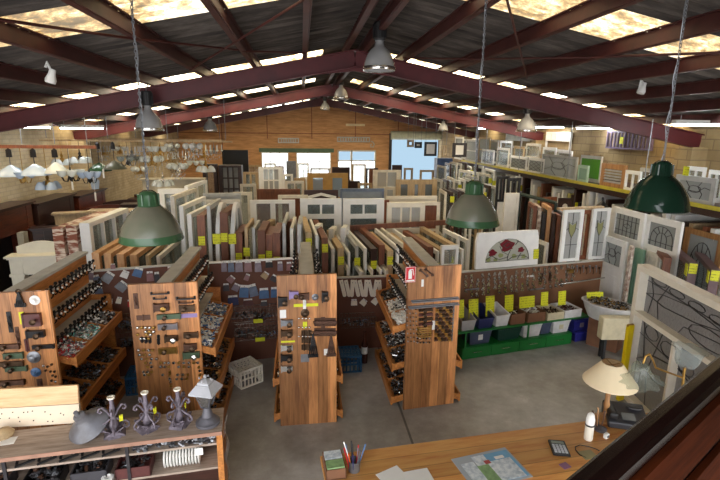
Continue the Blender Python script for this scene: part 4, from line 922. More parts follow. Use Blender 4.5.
# ---------------------------------------------------------------- right wall: long shelf, frames on it, doors under it
shy = paint('yellow shelf edge', srgb(206,190,60), .5, wear=.25)
SX, SZ = 6.2, 2.42
t = thing('wall_shelf','long high shelf with yellow edge along the right wall carrying glazed frames','shelf',(SX,11.4,SZ))
B().box(0,1.19,-6.9,6.9,-.03,0).build('shelf_board', darkwood, t); B().box(-.02,0,-6.9,6.9,-.035,.03).build('edge_strip', shy, t)
B().box(.03,.1,-6.9,6.9,-.15,-.03).build('bearer', darkwood, t); 
for k in range(5):
    b = B(); y = -5.9+2.6*k; b.tube([(.02,y,0),(.02,y,rz_(SX)-SZ+.02)], .009, 6); b.build('hanging_rod', greymetal, t)
    b = B(); b.bar((.05,y,-.1),(1.15,y,-.55),.05,.05); b.build('bracket', darkwood, t)
def shelf_win(px0,px1,pyt,pyb,l,spec,m,off=.06,**k):
    X = SX+off; a = at(px0,(pyt+pyb)/2,X=X); b = at(px1,(pyt+pyb)/2,X=X); Hh = at(px1,pyt,X=X).z - at(px1,pyb,X=X).z
    return win(k.pop('name','glazed_window'),l,k.pop('cat','frame'),(X,(a.y+b.y)/2,SZ+.001),-PI/2,abs(a.y-b.y),Hh,k.pop('D',.04),spec,m,**k)
g1=[(1,'g',1,1)]
greenglass = glass('vivid green glass',(.3,.7,.2),.35,.15,20,(.16,.5,.05))
shelf_win(541.5,577,154,178.5,'large pale framed glazed panel leaning on the shelf edge left of the green panel',g1,greywhite,lead='swirl',st=.05,rl=.05,gm=frost)
shelf_win(511,527,152,167,'left of the paired small leadlight sashes on the right wall shelf',g1,white,lead='diamond',st=.04,gm=frost)
shelf_win(529,545,152.5,169,'right of the paired small leadlight sashes on the right wall shelf',g1,white,lead='diamond',st=.04,gm=frost)
shelf_win(579,589,158,176,'small pale green glazed sash standing before the vivid green panel',g1,paint('pale aqua paint',srgb(170,200,180),.5),st=.04,gm=glass('aqua glass',(.7,.9,.8),.4,.1,0,(.4,.6,.5)))
shelf_win(581,602,149,176,'vivid green glass panel on the right wall shelf',g1,greywhite,off=.4,st=.03,gm=greenglass)
t = shelf_win(602,626.5,158,183.5,'brown timber frame with pale slats on the right wall shelf',[(1,'s',1,1)],honey,st=.1,rl=.1,pm=greywhite)
shelf_win(626,641,164,186,'small open white frame right of the brown slatted frame on the shelf',[(1,'o',2,1)],white,st=.04)
shelf_win(640,672,163,190,'grey framed sash half hidden behind the dark green pendant',g1,greywhite,off=.2,st=.06)
shelf_win(676,717,170,199,'wide grey framed leadlight on the shelf right of the dark green pendant',g1,greywhite,lead='swirl',st=.08,rl=.08,gm=frost,tagxz=(-.2,.5))
shelf_win(688,706,153,186,'left of two tall white sashes behind the grey leadlight on the shelf',[(1,'g',2,1)],white,off=.55,st=.04)
shelf_win(710,726,155,188,'right of two tall white sashes behind the grey leadlight on the shelf',[(1,'g',2,1)],white,off=.55,st=.04)
shelf_win(482,494,149,165,'small leadlight sash near the far end of the right wall shelf',g1,white,lead='grid',st=.04)
shelf_win(497,509,146,166,'white sash right of the far small leadlight on the shelf',g1,offwhite,off=.15,st=.04)
for i,(x0,x1,yt,yb,off) in enumerate(((500,512,139,165,.5),(514,524,142,165,.4),(526,540,139,167,.5),(543,556,141,168,.5),(558,572,144,170,.55),(590,600,150,176,.7))):
    shelf_win(x0,x1,yt,yb,'back row frame on the right wall shelf, %s from the far end'%nth(i),[(1,'g',1,2)],[white,tanwood,offwhite,white][i%4],off=off,st=.05)
for i,(x0,x1,yt,yb,off,m_) in enumerate(((455,463,137,160,.1,white),(462,471,141,162,.4,white),(466,478,138,161,.08,greywhite),(472,482,140,163,.5,white),(479,490,136,162,.45,tanwood),(487,498,140,164,.6,white))):
    shelf_win(x0,x1,yt,yb,'frame on the shelf beyond the small leadlight, %s from the far end'%nth(i),[(1,'g',1,2)],m_,off=off,st=.06,gm=frost)
# hung on the right wall above the shelf
def wallhang(px0,px1,pyt,pyb,l,spec,m,**k):
    X = XR-.06; a = at(px0,(pyt+pyb)/2,X=X); b = at(px1,(pyt+pyb)/2,X=X); z0 = at(px1,pyb,X=X).z; Hh = at(px1,pyt,X=X).z-z0
    return win('hung_window',l,'frame',(X,(a.y+b.y)/2,z0),-PI/2,abs(a.y-b.y),Hh,.05,spec,m,**k)
purp = paint('purple grey paint', srgb(118,104,128), .6, wear=.3)
wallhang(607,653,131,151,'long purple grey barred panel hung high on the right wall',[(1,'o',12,1)],purp,st=.04,rl=.04,tagxz=(-.2,.2))
wallhang(546,571,132,153,'white slatted frame hung high on the right wall over the shelf',[(.7,'o',1,1),(.4,'p',5,1)],white,st=.05)
wallhang(506,540,134,150,'white fretwork frame hung high on the right wall at the far end of the shelf',[(.6,'o',2,1),(.4,'p',6,1)],white,st=.05)
# doors and boards standing edge out under the shelf
G='doors stacked edge out under the right wall shelf'
pr = []
for mm_ in (white, offwhite, tanwood, white, ivory, redwood): pr.append(None)
brightw = paint('bright white gloss', srgb(240,239,234), .4, wear=.08)
fams = [brightw, redwood, brightw, darkwood, brightw, offwhite, tanwood, brightw, brightw, bronze, white, darkwood, brightw, black, paint('pale yellow paint',srgb(220,214,130),.5,wear=.2)]  # dark doors among the white ones also stand in for shadowed gaps
protos = {}
y = 6.1; i = 0
while y < 17.5:
    mm_ = fams[(i*5+i//3)%len(fams)]; h = rnd.uniform(1.95,2.34); loc = (SX+.08+rnd.uniform(-.03,.06)+.42, y, .001)
    kk = (mm_.name, rnd.random() < .3)
    l = 'stacked door standing edge out under the right wall shelf, %s from the near end'%nth(i)
    rot = (0, rnd.uniform(-.02,.0), rnd.uniform(-.05,.05))
    if kk not in protos: 
        protos[kk] = win('stacked_door',l,'door',loc,0,.84,2.1,.085,[(1,'p',1,1),(.8,'p',1,1)],mm_,st=.09,rl=.1,tagxz=(-.36,1.75) if kk[1] else None)
        protos[kk].rotation_euler = rot
    else: dup(protos[kk], loc, rot, l, scale=(1,1,h/2.1))
    y += rnd.choice([.13,.15,.19,.25]); i += 1
# lantern post, shutter, hanging rack of frames
t = thing('lantern_post','black lantern with white glass on a post behind the tall casements','lantern',(5.45,8.1,.001))
b = B(); b.tube([(0,0,0),(0,0,1.9)], .04, 10); b.lathe([(.1,0),(.1,.05),(.05,.12),(.04,.12)],12); b.build('post', black2, t)
B().lathe([(.055,1.93),(.085,2.02),(.08,2.13),(.05,2.2)],10).build('globe', milk, t, True)
B().lathe([(0,2.38),(.02,2.36),(.02,2.3),(.05,2.27),(.11,2.2),(.1,2.19),(0,2.19)],8).build('lantern_cap', black2, t); B().lathe([(.04,1.88),(.07,1.92),(.07,1.94),(.0,1.94)],8).build('lantern_base', black2, t)
q = at(508,243,Y=9.0); H_ = at(508,193,Y=9).z
win('shutter','cream panelled shutter standing upright left of the dark pipe rack','shutter',(q.x,9.0,.001),.05,.3,H_,.05,[(1,'p',1,1),(1,'p',1,1),(.15,'p',1,1)],ivory,st=.05)
q0, q1 = at(520,194,Y=9.2), at(556,203,Y=8.6); t = thing('pipe_rack','dark green pipe rack with frames hung edge out behind the rose leadlight','rack',(0,0,0.001))
dgp = paint('dark green pipe', srgb(34,52,46), .4)
b = B(); b.tube([q0,q1], .035, 8); 
for q in (q0,q1): b.tube([(q.x,q.y,0),q], .03, 8)
b.build('pipe', dgp, t)
for i in range(8):
    f = (i+.4)/8; q = q0.lerp(q1,f); mm_ = [redwood,peel,iron,strip,darkwood,redwood,greymetal,strip][i]
    win('hung_window','sash hung edge out on the dark pipe rack, %s from its left end'%nth(i),'sash',(q.x+.1,q.y-.3,.6+.05*(i%2)),1.3,.62,q.z-.75-.05*(i%3),.06,[(1,'g',1,2)],mm_,st=.07)
for i,(x,yt,yb,m_,Y,w,l) in enumerate(((548.5,197,213,redwood,9.6,.3,'small red brown panel standing behind the pipe rack'),(563,198,214,darkwood,9.2,.26,'dark frame with a pale flower picture behind the tall casements'),(502,176,193,black,10.5,.3,'left black barred frame leaning under the far end of the shelf'),(513,178,196,black,10.3,.3,'right black barred frame leaning under the far end of the shelf'))):
    q = at(x,yb,Y=Y); z = at(x,yt,Y=Y).z
    w_ = win('small_picture',l,'frame',(q.x,Y,.001),0,w,z,.04,[(4,'w',1,1),(1,'w' if i!=2 and i!=3 else 'o',3 if i>1 else 1,1)],m_,pm=white if i>1 else m_,st=.05)
    if i == 1: B().lathe([(0,0),(.05,0),(.06,.01),(0,.012)],9,M.Translation((0,-.03,z-.17)) @ M.Rotation(PI/2,4,'X')).build('flower_picture', ivory, w_)
# ================================================================ MIDDLE: frames standing edge out behind the partitions
def edge(name,label,cat,px,yt,Yn,L,T,spec,m,rz=0,tagh=None,lean=0,st=.06,rl=.07,**k):
    q = at(px,yt,Y=Yn); a = PI/2+rz; c = V((q.x,Yn,0)) + V((math.cos(a),math.sin(a),0))*L/2
    w = win(name,label,cat,(c.x,c.y,.001),a,L,q.z,T,spec,m,st=st,rl=rl,**k); w.rotation_euler = (lean,0,a)
    if tagh is not None: B().box(-L/2-.012,-L/2-.006,-.05,.05,q.z-tagh-.14,q.z-tagh).build('price_tag', ysign, w)
    return w
G1=[(1,'g',1,2)]
m, nt, bs = nodes('brick red flaking edge'); n_ = noise(nt, 3.2, 3, coords(nt,(1.5,1.5,7)), .5); link(nt, ramp(nt, n_.outputs['Fac'], [(.46,srgb(134,74,52)),(.56,srgb(214,196,176))]), bs.inputs['Base Color']); bs.inputs['Roughness'].default_value=.7; bpeel = m
# thick box frames left of the big pendant
for i,(px,m) in enumerate(((57,bpeel),(70.5,bpeel),(84,bpeel))): edge('box_frame_window','brick red edged box window in the stack beside the white mantel, %s from the left'%nth(i),'window',px,228-i*2.4,7.6+.05*i,1.5,.15,[(1,'g',3,1)],m if i<2 else white,rz=-.05,st=.1)
for i,(px,m) in enumerate(((95,strip),(107,strip),(120,strip),(133,strip),(147,tanwood),(158,offwhite))): edge('pine_window','%s sash edge out behind the left packet partition, %s from its left'%({'stripped pine':'stripped pine','tan timber':'tan timber','aged white paint':'white'}[m.name],nth(i)),'sash',px,253+i*.6,7.2+.03*i,1.35,.10 if i<4 else .05,[(1,'g',1,2)],m,rz=-.02,st=.08)
for i,(px,yt,Y,m) in enumerate(((172,196,8.6,offwhite),(181,206,8.2,white),(189,214,7.9,white),(186,186,9.6,white))): edge('sash_window','tall white sash window right of the big left pendant, %s in that stack'%nth(i),'window',px,yt,Y,1.2,.07,[(1,'g',2,1),(1,'g',2,1)],m,rz=-.12,st=.08,tagh=.75 if i==2 else None)
# arched and straight sashes from the pendant to the middle
terra = paint('terracotta painted timber', srgb(112,70,50), .65, wear=.3)
mats1 = [offwhite,greywhite,tanwood,greywhite,peel,offwhite,tanwood,greywhite,white,redwood,tanwood,greywhite]
ARCH = {1,2}
def archwin(label, px, yt, Yn, L, T, m, tagh):
    q = at(px,yt,Y=Yn); H = q.z; a = PI/2-.04; c = V((q.x,Yn,0))+V((math.cos(a),math.sin(a),0))*L/2
    t = thing('arched_window',label,'window',(c.x,c.y,.001),a); h0 = H-L*.75
    def prof(s): return [(-L/2+s,s),( -L/2+s,h0)] + [((L/2-s)*-math.cos(PI*k/12),h0+(L*.75-s)*math.sin(PI*k/12)) for k in range(1,12)] + [(L/2-s,h0),(L/2-s,s)]
    b = B(); b.ring(prof(0),prof(.09),-T/2,T/2); b.build('frame', m, t)
    b = B(); b.prism(prof(.09),-.003,.003); b.build('pane', clear, t)
    b = B(); b.box(-.015,.015,-.02,.02,.1,H-.1); b.box(-L/2+.08,L/2-.08,-.02,.02,H*.62,H*.64); b.build('glazing_bars', m, t)
    B().box(-L/2-.012,-L/2-.006,-.065,.065,H-tagh-.16,H-tagh).build('price_tag', ysign, t)
for i in range(14):
    px = 199+i*7.6; yt = (206 if i < 5 else 224)+rnd.uniform(-2,5); m = redwood if i in (0,5,10) else terra if i in (3,8) else mats1[i%12]; w_ = {'aged white paint':'aged white','pale grey paint':'pale grey','tan timber':'tan timber','peeling paint over timber':'flaking painted','white paint':'white','red brown timber':'red brown timber','terracotta painted timber':'terracotta edged'}[m.name]
    if i in (2,4): archwin('arched church style window edge out, %s of two behind the blue packet partition'%('left' if i==2 else 'right'),px+1,207,7.45,1.0,.06,white,.42)
    else: edge('sash_window','%s sash edge out behind the blue packet partition, %s from its left'%(w_,nth(i)),'sash',px,yt+(8 if m in (redwood,terra) else 0),7.35+rnd.uniform(0,.15),rnd.uniform(.7,1.1),.115 if m in (redwood,terra) else rnd.choice([.045,.05,.06]),G1,m,rz=-.04+rnd.uniform(-.015,.015),tagh=rnd.choice([.26,.32,.38]) if m in (redwood,terra) or i==6 else None,lean=.01)
mats2 = [tanwood,white,redwood,offwhite,tanwood,white,greywhite,white,darkwood,redwood,tanwood,white,offwhite,tanwood,white,redwood,white,tanwood]
for i in range(20):
    px = 309+i*8.1; m = mats2[i%18]; w_ = m.name.replace(' paint','').replace('aged white','aged white')
    yt = 248+rnd.uniform(-4,3)+(i%3); 
    if i < 3: yt = 232+i*3
    edge('sash_window','%s sash edge out behind the rightmost display units, %s from its left'%(w_,nth(i)),'sash',px,yt,7.62+rnd.uniform(-.05,.1),rnd.uniform(1.4,1.75),(.1 if m in (redwood,tanwood,darkwood) else rnd.choice([.04,.045,.055])),G1,m,rz=.06+.006*i/2+rnd.uniform(-.012,.012),tagh=rnd.choice([.1,.14,.2]) if i%2==0 else None,lean=rnd.uniform(-.006,.006),st=.07)
for i in range(7): edge('small_window','small white sash tilted edge out just behind the white slats, %s from the left'%nth(i),'sash',349+i*6.6,270+rnd.uniform(-2,3),7.33,.6,.035,[(1,'g',1,1)],[white,white,offwhite,ivory][i%4],rz=rnd.uniform(0,.12),lean=rnd.uniform(-.02,.1))
for i,(px,yt,m) in enumerate(((316,226,white),(331,229,offwhite),(343,228,white),(267,222,tanwood),(288,222,redwood))): 
    edge('leaning_board','%s board tilted forward above the sash row, %s such board from the left'%(m.name.replace(' paint',''),nth([2,3,4,0,1][i])),'board',px,yt,8.4,.3,.09,[(1,'w',1,1)],m,rz=-.3,lean=0)
# shallow row beyond the pegboard end, right of the rightmost unit
q = at(462,238,Y=8.2)
for i,(px,yt) in enumerate(((459,236),(468,240),(548,243))): edge('sash_window','white sash standing edge out near the rose leadlight, %s from the left'%nth(i),'sash',px,yt,8.1,.7,.05,G1,white,rz=.1)
w_ = at(446,247,Y=7.3); win('small_window','small white window with a blue pane standing behind the rightmost display unit','window',(w_.x+.1,7.42,.001),.1,.3,w_.z,.06,[(5,'w',1,1),(1,'g',1,1)],white,st=.05)
# ---------------------------------------------------------------- rows facing the camera
def front(name,label,cat,px0,px1,yt,Y,spec,m,rz=0,**k):
    a, b = at(px0,yt,Y=Y), at(px1,yt,Y=Y); return win(name,label,cat,((a.x+b.x)/2,Y,.001),rz,(b.x-a.x),(a.z+b.z)/2,k.pop('D',.06),spec,m,**k)
W1='in the row above the sash stacks'
dkglass = glass('dim window glass',clear=.45,pc=(.16,.2,.2))
front('casement_window','wide white two pane window, leftmost '+W1,'window',250,295,200,9.7,[(1,'g',1,1),(1,'g',2,1)],white,st=.12,gm=clear,mut=.05)
front('casement_window','white window with a wide dark upper pane, second '+W1,'window',300,341.5,198.5,9.6,[(1.4,'p',1,1),(.8,'g',1,1),(.28,'g',2,1)],white,st=.15,rl=.12,gm=dkglass)
front('casement_window','white window with a wide dark upper pane, third '+W1,'window',343,384,198.5,9.6,[(1.4,'p',1,1),(.8,'g',1,1),(.28,'g',2,1)],white,st=.15,rl=.12,gm=dkglass)
front('casement_window','cream framed window with a blue grey pane, rightmost '+W1,'window',387,425,202.5,9.6,[(1.4,'p',1,1),(.45,'g',3,1)],ivory,st=.1,rl=.1,gm=tul)
front('timber_window','red brown frame with a dark panel right of the blue grey paned window','frame',421,440,202,9.9,[(1.3,'p',1,1),(.5,'w',1,1)],offwhite,pm=redwood,st=.07)
front('timber_window','plain grey brown frame edge left of the cream framed window','frame',383.5,389,200,9.8,[(1,'w',1,1)],redwood,st=.05)
front('timber_window','white frame behind the row, visible left of the wide two pane window','frame',233,252,192,10.6,[(1,'g',1,1)],offwhite,st=.1)
front('timber_window','pale frame top behind the two dark paned white windows','frame',278,308,195,10.4,[(1,'o',1,1)],offwhite,st=.08)
front('painted_board','long blue grey board standing behind the third white window','board',340,384,188.5,10.9,[(1,'w',1,1)],bgrey,pm=paint('blue grey paint',srgb(140,150,160),.5,wear=.2),st=.05)
front('gabled_board','white low gable arch frame on a dark board behind the second white window','frame',304,338,190,10.7,[(1,'w',1,1)],darkwood,st=.05)
gb_ = bpy.data.objects['gabled_board']; a, b_ = at(306,192,Y=10.65), at(336,192,Y=10.65); w = (b_.x-a.x); bb = B(); 
bb.ring([(-w/2,.0),(-w/2,.12),(0,.2),(w/2,.12),(w/2,.0)],[(-w/2+.06,0),(-w/2+.06,.07),(0,.14),(w/2-.06,.07),(w/2-.06,0)],-.03,.0)
bb.build('gable_trim', white, gb_, loc=(0,-.035,a.z-.22))
front('picture_display','long beige frame with three dark pictures behind the cream framed window','picture frame',396,437,179.5,11.8,[(4,'w',1,1),(1,'g',3,1)],tanwood,st=.12,rl=.12,mut=.09,gm=glass('dark picture glass',clear=.06,rough=.2,pc=(.09,.10,.10)))
front('timber_window','cream rail topped frame between the beige picture frame and the cream window','frame',386,437,196,10.6,[(1,'w',1,1)],ivory,st=.06)
a, c = at(350,226,Y=9.2), at(455,220,Y=9.2); b = B(); b.bar((a.x,9.2,a.z-.04),(c.x,9.2,c.z-.04),.05,.1); 
for x in (a.x+.05,c.x-.05): b.box(x-.03,x+.03,9.19,9.25,0,min(a.z,c.z)-.05)
tag(b.build('rack_rail', redwood),'long red brown rack rail on two posts behind the right sash row','rail')
front('leaning_sheet','grey white sheet lying across the frames left of the white window row','sheet',203,241,193,9.9,[(1,'w',1,1)],greywhite,st=.04)
front('sash_window','white sash window with dark panes behind the arched windows','window',198,240,200,9.4,[(1,'g',1,1),(.5,'g',2,1)],offwhite,st=.1)
# second row, about fifteen metres off
front('grid_window','white nine pane grid window in the far row, left of the ochre timber window','window',258.5,283,167,14.5,[(1.3,'p',1,1),(1,'g',3,3)],white,st=.14,gm=tul)
front('timber_window','pair of narrow cream framed lights left of the white grid window','window',243,258,172,14.7,[(1,'p',2,1),(1,'g',2,1)],tanwood,st=.08)
front('timber_window','ochre varnished window with two blue panes in the far row','window',307,348,173,14,[(1.3,'p',1,1),(.55,'g',2,1)],paint('ochre varnish',srgb(196,150,72),.4,wear=.2),st=.17,rl=.14,mut=.14,gm=glass('sky reflecting glass',clear=.35,pc=(.4,.5,.6)))
front('casement_window','white four pane window with grey surround in the far row','window',373,401,170,14.5,[(1.2,'p',1,1),(.9,'g',2,2)],offwhite,st=.14,gm=tul)
front('timber_window','dark edged frame just left of the white four pane far window','frame',369,375,169,14.9,[(1,'w',1,1)],redwood,st=.05)
for i,(x0,x1,yt,Y,m,sp) in enumerate(((283,293,174,15.5,white,[(1,'p',1,1),(.6,'g',1,1)]),(294,305,178,14.8,tanwood,[(1,'p',1,1),(.5,'g',1,1)]),(300,308,177,15.2,white,[(1,'p',1,1),(.5,'g',1,1)]),(285,304,181,13.2,ivory,[(1,'p',1,1),(.3,'g',2,1)]),(347,360,181,14.6,darkwood,[(1,'w',1,1)]),(358,372,183,13.6,tanwood,[(1,'p',1,1),(.4,'g',2,1)]),(384,396,187,12.3,offwhite,[(1,'p',1,1),(.3,'o',1,1)]),(240,256,184,13.0,offwhite,[(1,'p',1,1),(.3,'g',1,1)]),(257,300,189,12.4,redwood,[(1,'w',1,1)]))):
    front('old_window','%s frame in the second row back, %s along from the left'%(m.name.replace(' paint',''),nth([1,3,4,2,5,6,7,0,8][i])),'frame',x0,x1,yt,Y,sp,m,st=.07)
# clutter before the back wall windows
for i,(x0,x1,yt,Y,m,sp) in enumerate(((264,276,163,19,white,[(1,'g',1,2)]),(276,284,166,18.5,redwood,[(1,'w',1,1)]),(286,296,161,20,greymetal,[(1,'w',1,1)]),(297,309,163,19.5,white,[(1,'g',2,1)]),(310,330,168,18,offwhite,[(1,'o',1,1)]),(332,350,167,19,darkwood,[(1,'w',1,1)]),(352,366,164,20,tanwood,[(1,'g',1,1)]),(366,378,168,18.4,darkwood,[(1,'g',1,1)]),(392,402,165,19,darkwood,[(1,'w',1,1)]),(404,413,168,17.5,tanwood,[(1,'o',1,1)]),(420,434,170,17,tanwood,[(1,'o',1,1)]),(247,262,165,18.8,tanwood,[(1,'g',2,1)]))):
    front('old_window','%s frame in the clutter before the back wall windows, %s from the left'%(m.name.replace(' paint',''),nth([1,2,3,4,5,6,7,8,9,10,11,0][i])),'frame',x0,x1,yt,Y,sp,m,st=.07)
front('dark_cabinet','tall dark glazed cabinet standing left of the back wall windows','cabinet',219,242,165,16.5,[(1,'p',2,1),(1,'g',3,3)],darkwood,st=.12,gm=tul,D=.4)
front('dark_cabinet','dark panel with a pale notice at the left of the tall glazed cabinet','cabinet',203,217,164,16.2,[(1,'w',1,1),(.8,'g',1,1)],darkwood,st=.1,D=.3)
front('dark_screen','black wide screen board high behind the glazed cabinet','board',222,248,150,18.5,[(1,'w',1,1)],black,st=.05)
# frames stacked edge out at the right of the middle, far under the shelf
i = 0
for Y,px0,px1,yt in ((12.5,442,480,178),(10.8,446,484,192),(15,446,486,164),(11.6,480,500,186),(13.6,470,496,172)):
    px = px0
    while px < px1:
        m = rnd.choice([white,offwhite,tanwood,white,greywhite,darkwood]); edge('sash_window','%s sash in the far stacks left of the cream shutter, %s along'%(m.name.replace(' paint',''),nth(i)),'sash',px,yt+rnd.uniform(-2,3),Y,rnd.uniform(.6,.9),.05,G1,m,rz=rnd.uniform(-.1,.1),tagh=rnd.choice([.1,.3,None,None])); px += rnd.uniform(4,6.5); i += 1
for i,(x0,x1,yt,yb,Y,m) in enumerate(((407,414,140,147,17,tanwood),(414.5,422,142,148,16.5,black),(424,437,142,156,16,black),(441,447,145,157,16,tanwood),(452,467,143,157,14.5,iron))):
    a, b_ = at(x0,yb,Y=Y), at(x1,yt,Y=Y); w = win('hanging_picture','empty picture frame hung on wires before the roller door, %s from the left'%nth(i),'picture frame',((a.x+b_.x)/2,Y,a.z),0,b_.x-a.x,b_.z-a.z,.04,[(1,'o' if i in (0,3) else 'w',1,1)],m,st=.07 if i<4 else .1,rl=.07,pm=paper)
    b = B(); 
    for s in (-.4,.4): b.tube([(s*(b_.x-a.x),0,b_.z-a.z),(s*(b_.x-a.x),0,rz_(a.x)+.05-a.z)],.006,4)
    b.build('wire', greymetal, w)
q = at(443,168,Y=17); tag(B().box(-.28,.28,-.2,.2,0,at(443,158,Y=17).z).build('blue_cabinet', paint('blue cabinet',srgb(52,78,120),.4), loc=(q.x,17,.001)),'blue cabinet top standing right of the roller door opening','cabinet')
# signs on the back wall (pale cut letters)
def wallword(txt, px, py, size, m, label):
    q = at(px,py,Y=YB-.03); cu = bpy.data.curves.new('lettering','FONT'); cu.body = txt; cu.size = size; cu.extrude = .015; cu.align_x = 'CENTER'; cu.align_y = 'CENTER'
    tmp = bpy.data.objects.new('lettering', cu); COL.objects.link(tmp); dg = bpy.context.evaluated_depsgraph_get(); me = bpy.data.meshes.new_from_object(tmp.evaluated_get(dg)); COL.objects.unlink(tmp); bpy.data.objects.remove(tmp)
    me.materials.clear(); me.materials.append(m); o = bpy.data.objects.new('wall_lettering', me); COL.objects.link(o); o.location = q; o.rotation_euler = (PI/2,0,0); return tag(o,label,'lettering')
# fretwork brackets strips over the windows
q0, q1 = at(278,143,Y=YB-.06), at(299,138,Y=YB-.06); t = win('fretwork_strip','pale fretwork strip fixed on the back wall above the left windows','fretwork',((q0.x+q1.x)/2,YB-.08,q0.z),0,q1.x-q0.x,q1.z-q0.z,.04,[(1,'o',8,1)],greywhite,st=.06,rl=.06,mut=.035)
q0, q1 = at(337,142,Y=YB-.06), at(370,137,Y=YB-.06); win('fretwork_strip','pale fretwork strip fixed on the back wall above the glazed door','fretwork',((q0.x+q1.x)/2,YB-.08,q0.z),0,q1.x-q0.x,q1.z-q0.z,.04,[(1,'o',12,1)],greywhite,st=.06,rl=.06,mut=.035)
q0, q1 = at(346,126,Y=YB-.06), at(365,122,Y=YB-.06); tag(B().box(-(q1.x-q0.x)/2,(q1.x-q0.x)/2,-.02,.03,0,.12).build('wall_light', paint('cream tube cover',srgb(230,214,170),.4), loc=((q0.x+q1.x)/2,YB-.04,q0.z)),'unlit cream batten light on the back wall near the gable','light')
q = at(371,144,Y=YB-.031); b = B(); b.tube([(0,0,.15),(.1,0,.1),(.18,0,-.02),(.12,0,-.16),(0,0,-.15),(-.03,0,-.05),(.05,0,-.02)], .03, 6); tag(b.build('scroll_bracket', greywhite, loc=q),'pale scroll bracket on the back wall beside the roller door','bracket')
# ================================================================ LEFT: mantels, hanging rail and its lamps
def mantel(label, cx, cy, rz, W, H, D, m, shelfm=None, over=0, name='fireplace_mantel', yel=None):
    t = thing(name, label, 'mantel', (cx,cy,.001), rz); 
    b = B(); 
    b.box(-W/2+.18,W/2-.18,-D/2,D/2,H*.72,H-.05); b.build('frieze', m, t)
    for s in (-1,1):
        b = B(); x = s*(W/2-.11); b.box(x-.1,x+.1,-D/2-.01,D/2,0,H-.05); b.box(x-.12,x+.12,-D/2-.03,D/2,0,.14); b.box(x-.12,x+.12,-D/2-.03,D/2,H*.7,H*.74); b.build('pilaster', m, t)
    b = B(); b.box(-W/2-.04,W/2+.04,-D/2-.08,D/2+.02,H-.03,H); b.box(-W/2-.01,W/2+.01,-D/2-.05,D/2,H-.06,H-.03); b.build('mantel_shelf', shelfm or m, t)
    if over:
        b = B(); n = 12; pts = [(-W/2+.08,H),(-W/2+.08,H+over*.6)] + [(-W/2+.08+(W-.16)*k/n, H+over*(.6+.4*math.sin(PI*k/n))) for k in range(1,n)] + [(W/2-.08,H+over*.6),(W/2-.08,H)]
        b.prism(pts, D/2-.06, D/2-.02); b.build('overmantel', m, t)
    B().box(-W/2+.2,W/2-.2,D/2-.04,D/2-.02,0,H*.72).build('inner_panel', black, t)
    if yel: B().box(yel-.07,yel+.07,-D/2-.02,-D/2-.012,H*.78,H*.78+.16).build('price_tag', ysign, t)
    return t
whitem = paint('creamy white paint', srgb(226,222,206), .45, wear=.08)
t = mantel('white painted mantel with a wavy top standing left of the box frame windows',at(40,250,Y=9).x,9.0,.1,.95,1.27,.22,whitem,over=.22,yel=.45)
for i,(y_,h_,m_,l) in enumerate(((9.9,1.98,mahog,'tall mahogany overmantel against the left wall, first of three from the front'),(11.8,1.9,darkwood,'tall dark overmantel against the left wall, second of three from the front'),(13.75,1.8,mahog,'tall mahogany overmantel against the left wall, third of three from the front'))):
    mantel(l, XL+.33, y_, PI/2, 1.7, h_, .4, m_, darkwood, 0)
marb = paint('pale marble', srgb(196,184,158), .35, wear=.25, scale=4)
for i,(px,yt,Y,W,D,m,rz,ov,l) in enumerate((
    (40,212,11.5,.75,.2,tanwood,.3,0,'small tan mantel with a maroon panel near the left wall'),
    (70,205,12.9,1.25,.25,mahog,.25,.22,'mahogany arched top overmantel right of the small tan mantel'),
    (108,200,13.9,1.5,.25,darkwood,.1,.2,'dark stained mantel with gabled top behind the box frame windows'),
    (128,209,11.1,1.5,.25,darkwood,.08,0,'dark stained mantel with a pale shelf before the gabled one'),
    (174,178,14.9,1.75,.3,marb,.02,0,'cream marble mantel behind the big left pendant'),
    (45,226,10.6,1.3,.22,darkwood,.2,0,'dark mantel with yellow tag behind the white painted mantel'),
    (140,193,16.4,1.4,.3,mahog,.05,.15,'far mahogany mantel under the glass chandeliers'),
    (100,190,17.6,1.3,.3,darkwood,.1,.2,'far dark mantel under the green enamel shades'),
    (150,203,12.1,1.2,.25,darkwood,.05,0,'dark mantel half hidden by the big left pendant'))):
    q = at(px,yt,Y=Y); q.x = max(q.x, XL+W/2+.64); mantel(l,q.x,Y,rz,W,max(.7,q.z-ov),D,m,tanwood if 'pale shelf' in l or 'red brown' in l else None,ov,yel=.3 if 'yellow tag' in l else None)
q = at(176,189,Y=9.9); win('large_window','large white painted window frame standing behind the big left pendant','frame',(q.x,9.95,.001),0,at(194,189,Y=9.9).x-at(157,189,Y=9.9).x,q.z,.1,[(1,'g',1,1),(1.2,'g',1,1)],white,st=.12,rl=.1)
for i,(px,yt,Y,L,m,l) in enumerate(((22,232,10.1,.16,marb,'pale turned newel post standing before the dark mantels at left'),)):
    q = at(px,yt,Y=Y); tag(B().box(-.05 if L>1 else -.06,.05 if L>1 else .06,-L/2,L/2,0,q.z).build('timber_headboard' if L>1 else 'newel_post', m, loc=(max(q.x,XL+.25),Y,.001)),l,'panel' if L>1 else 'post').rotation_euler=(0,0,-.1 if L>1 else 0)
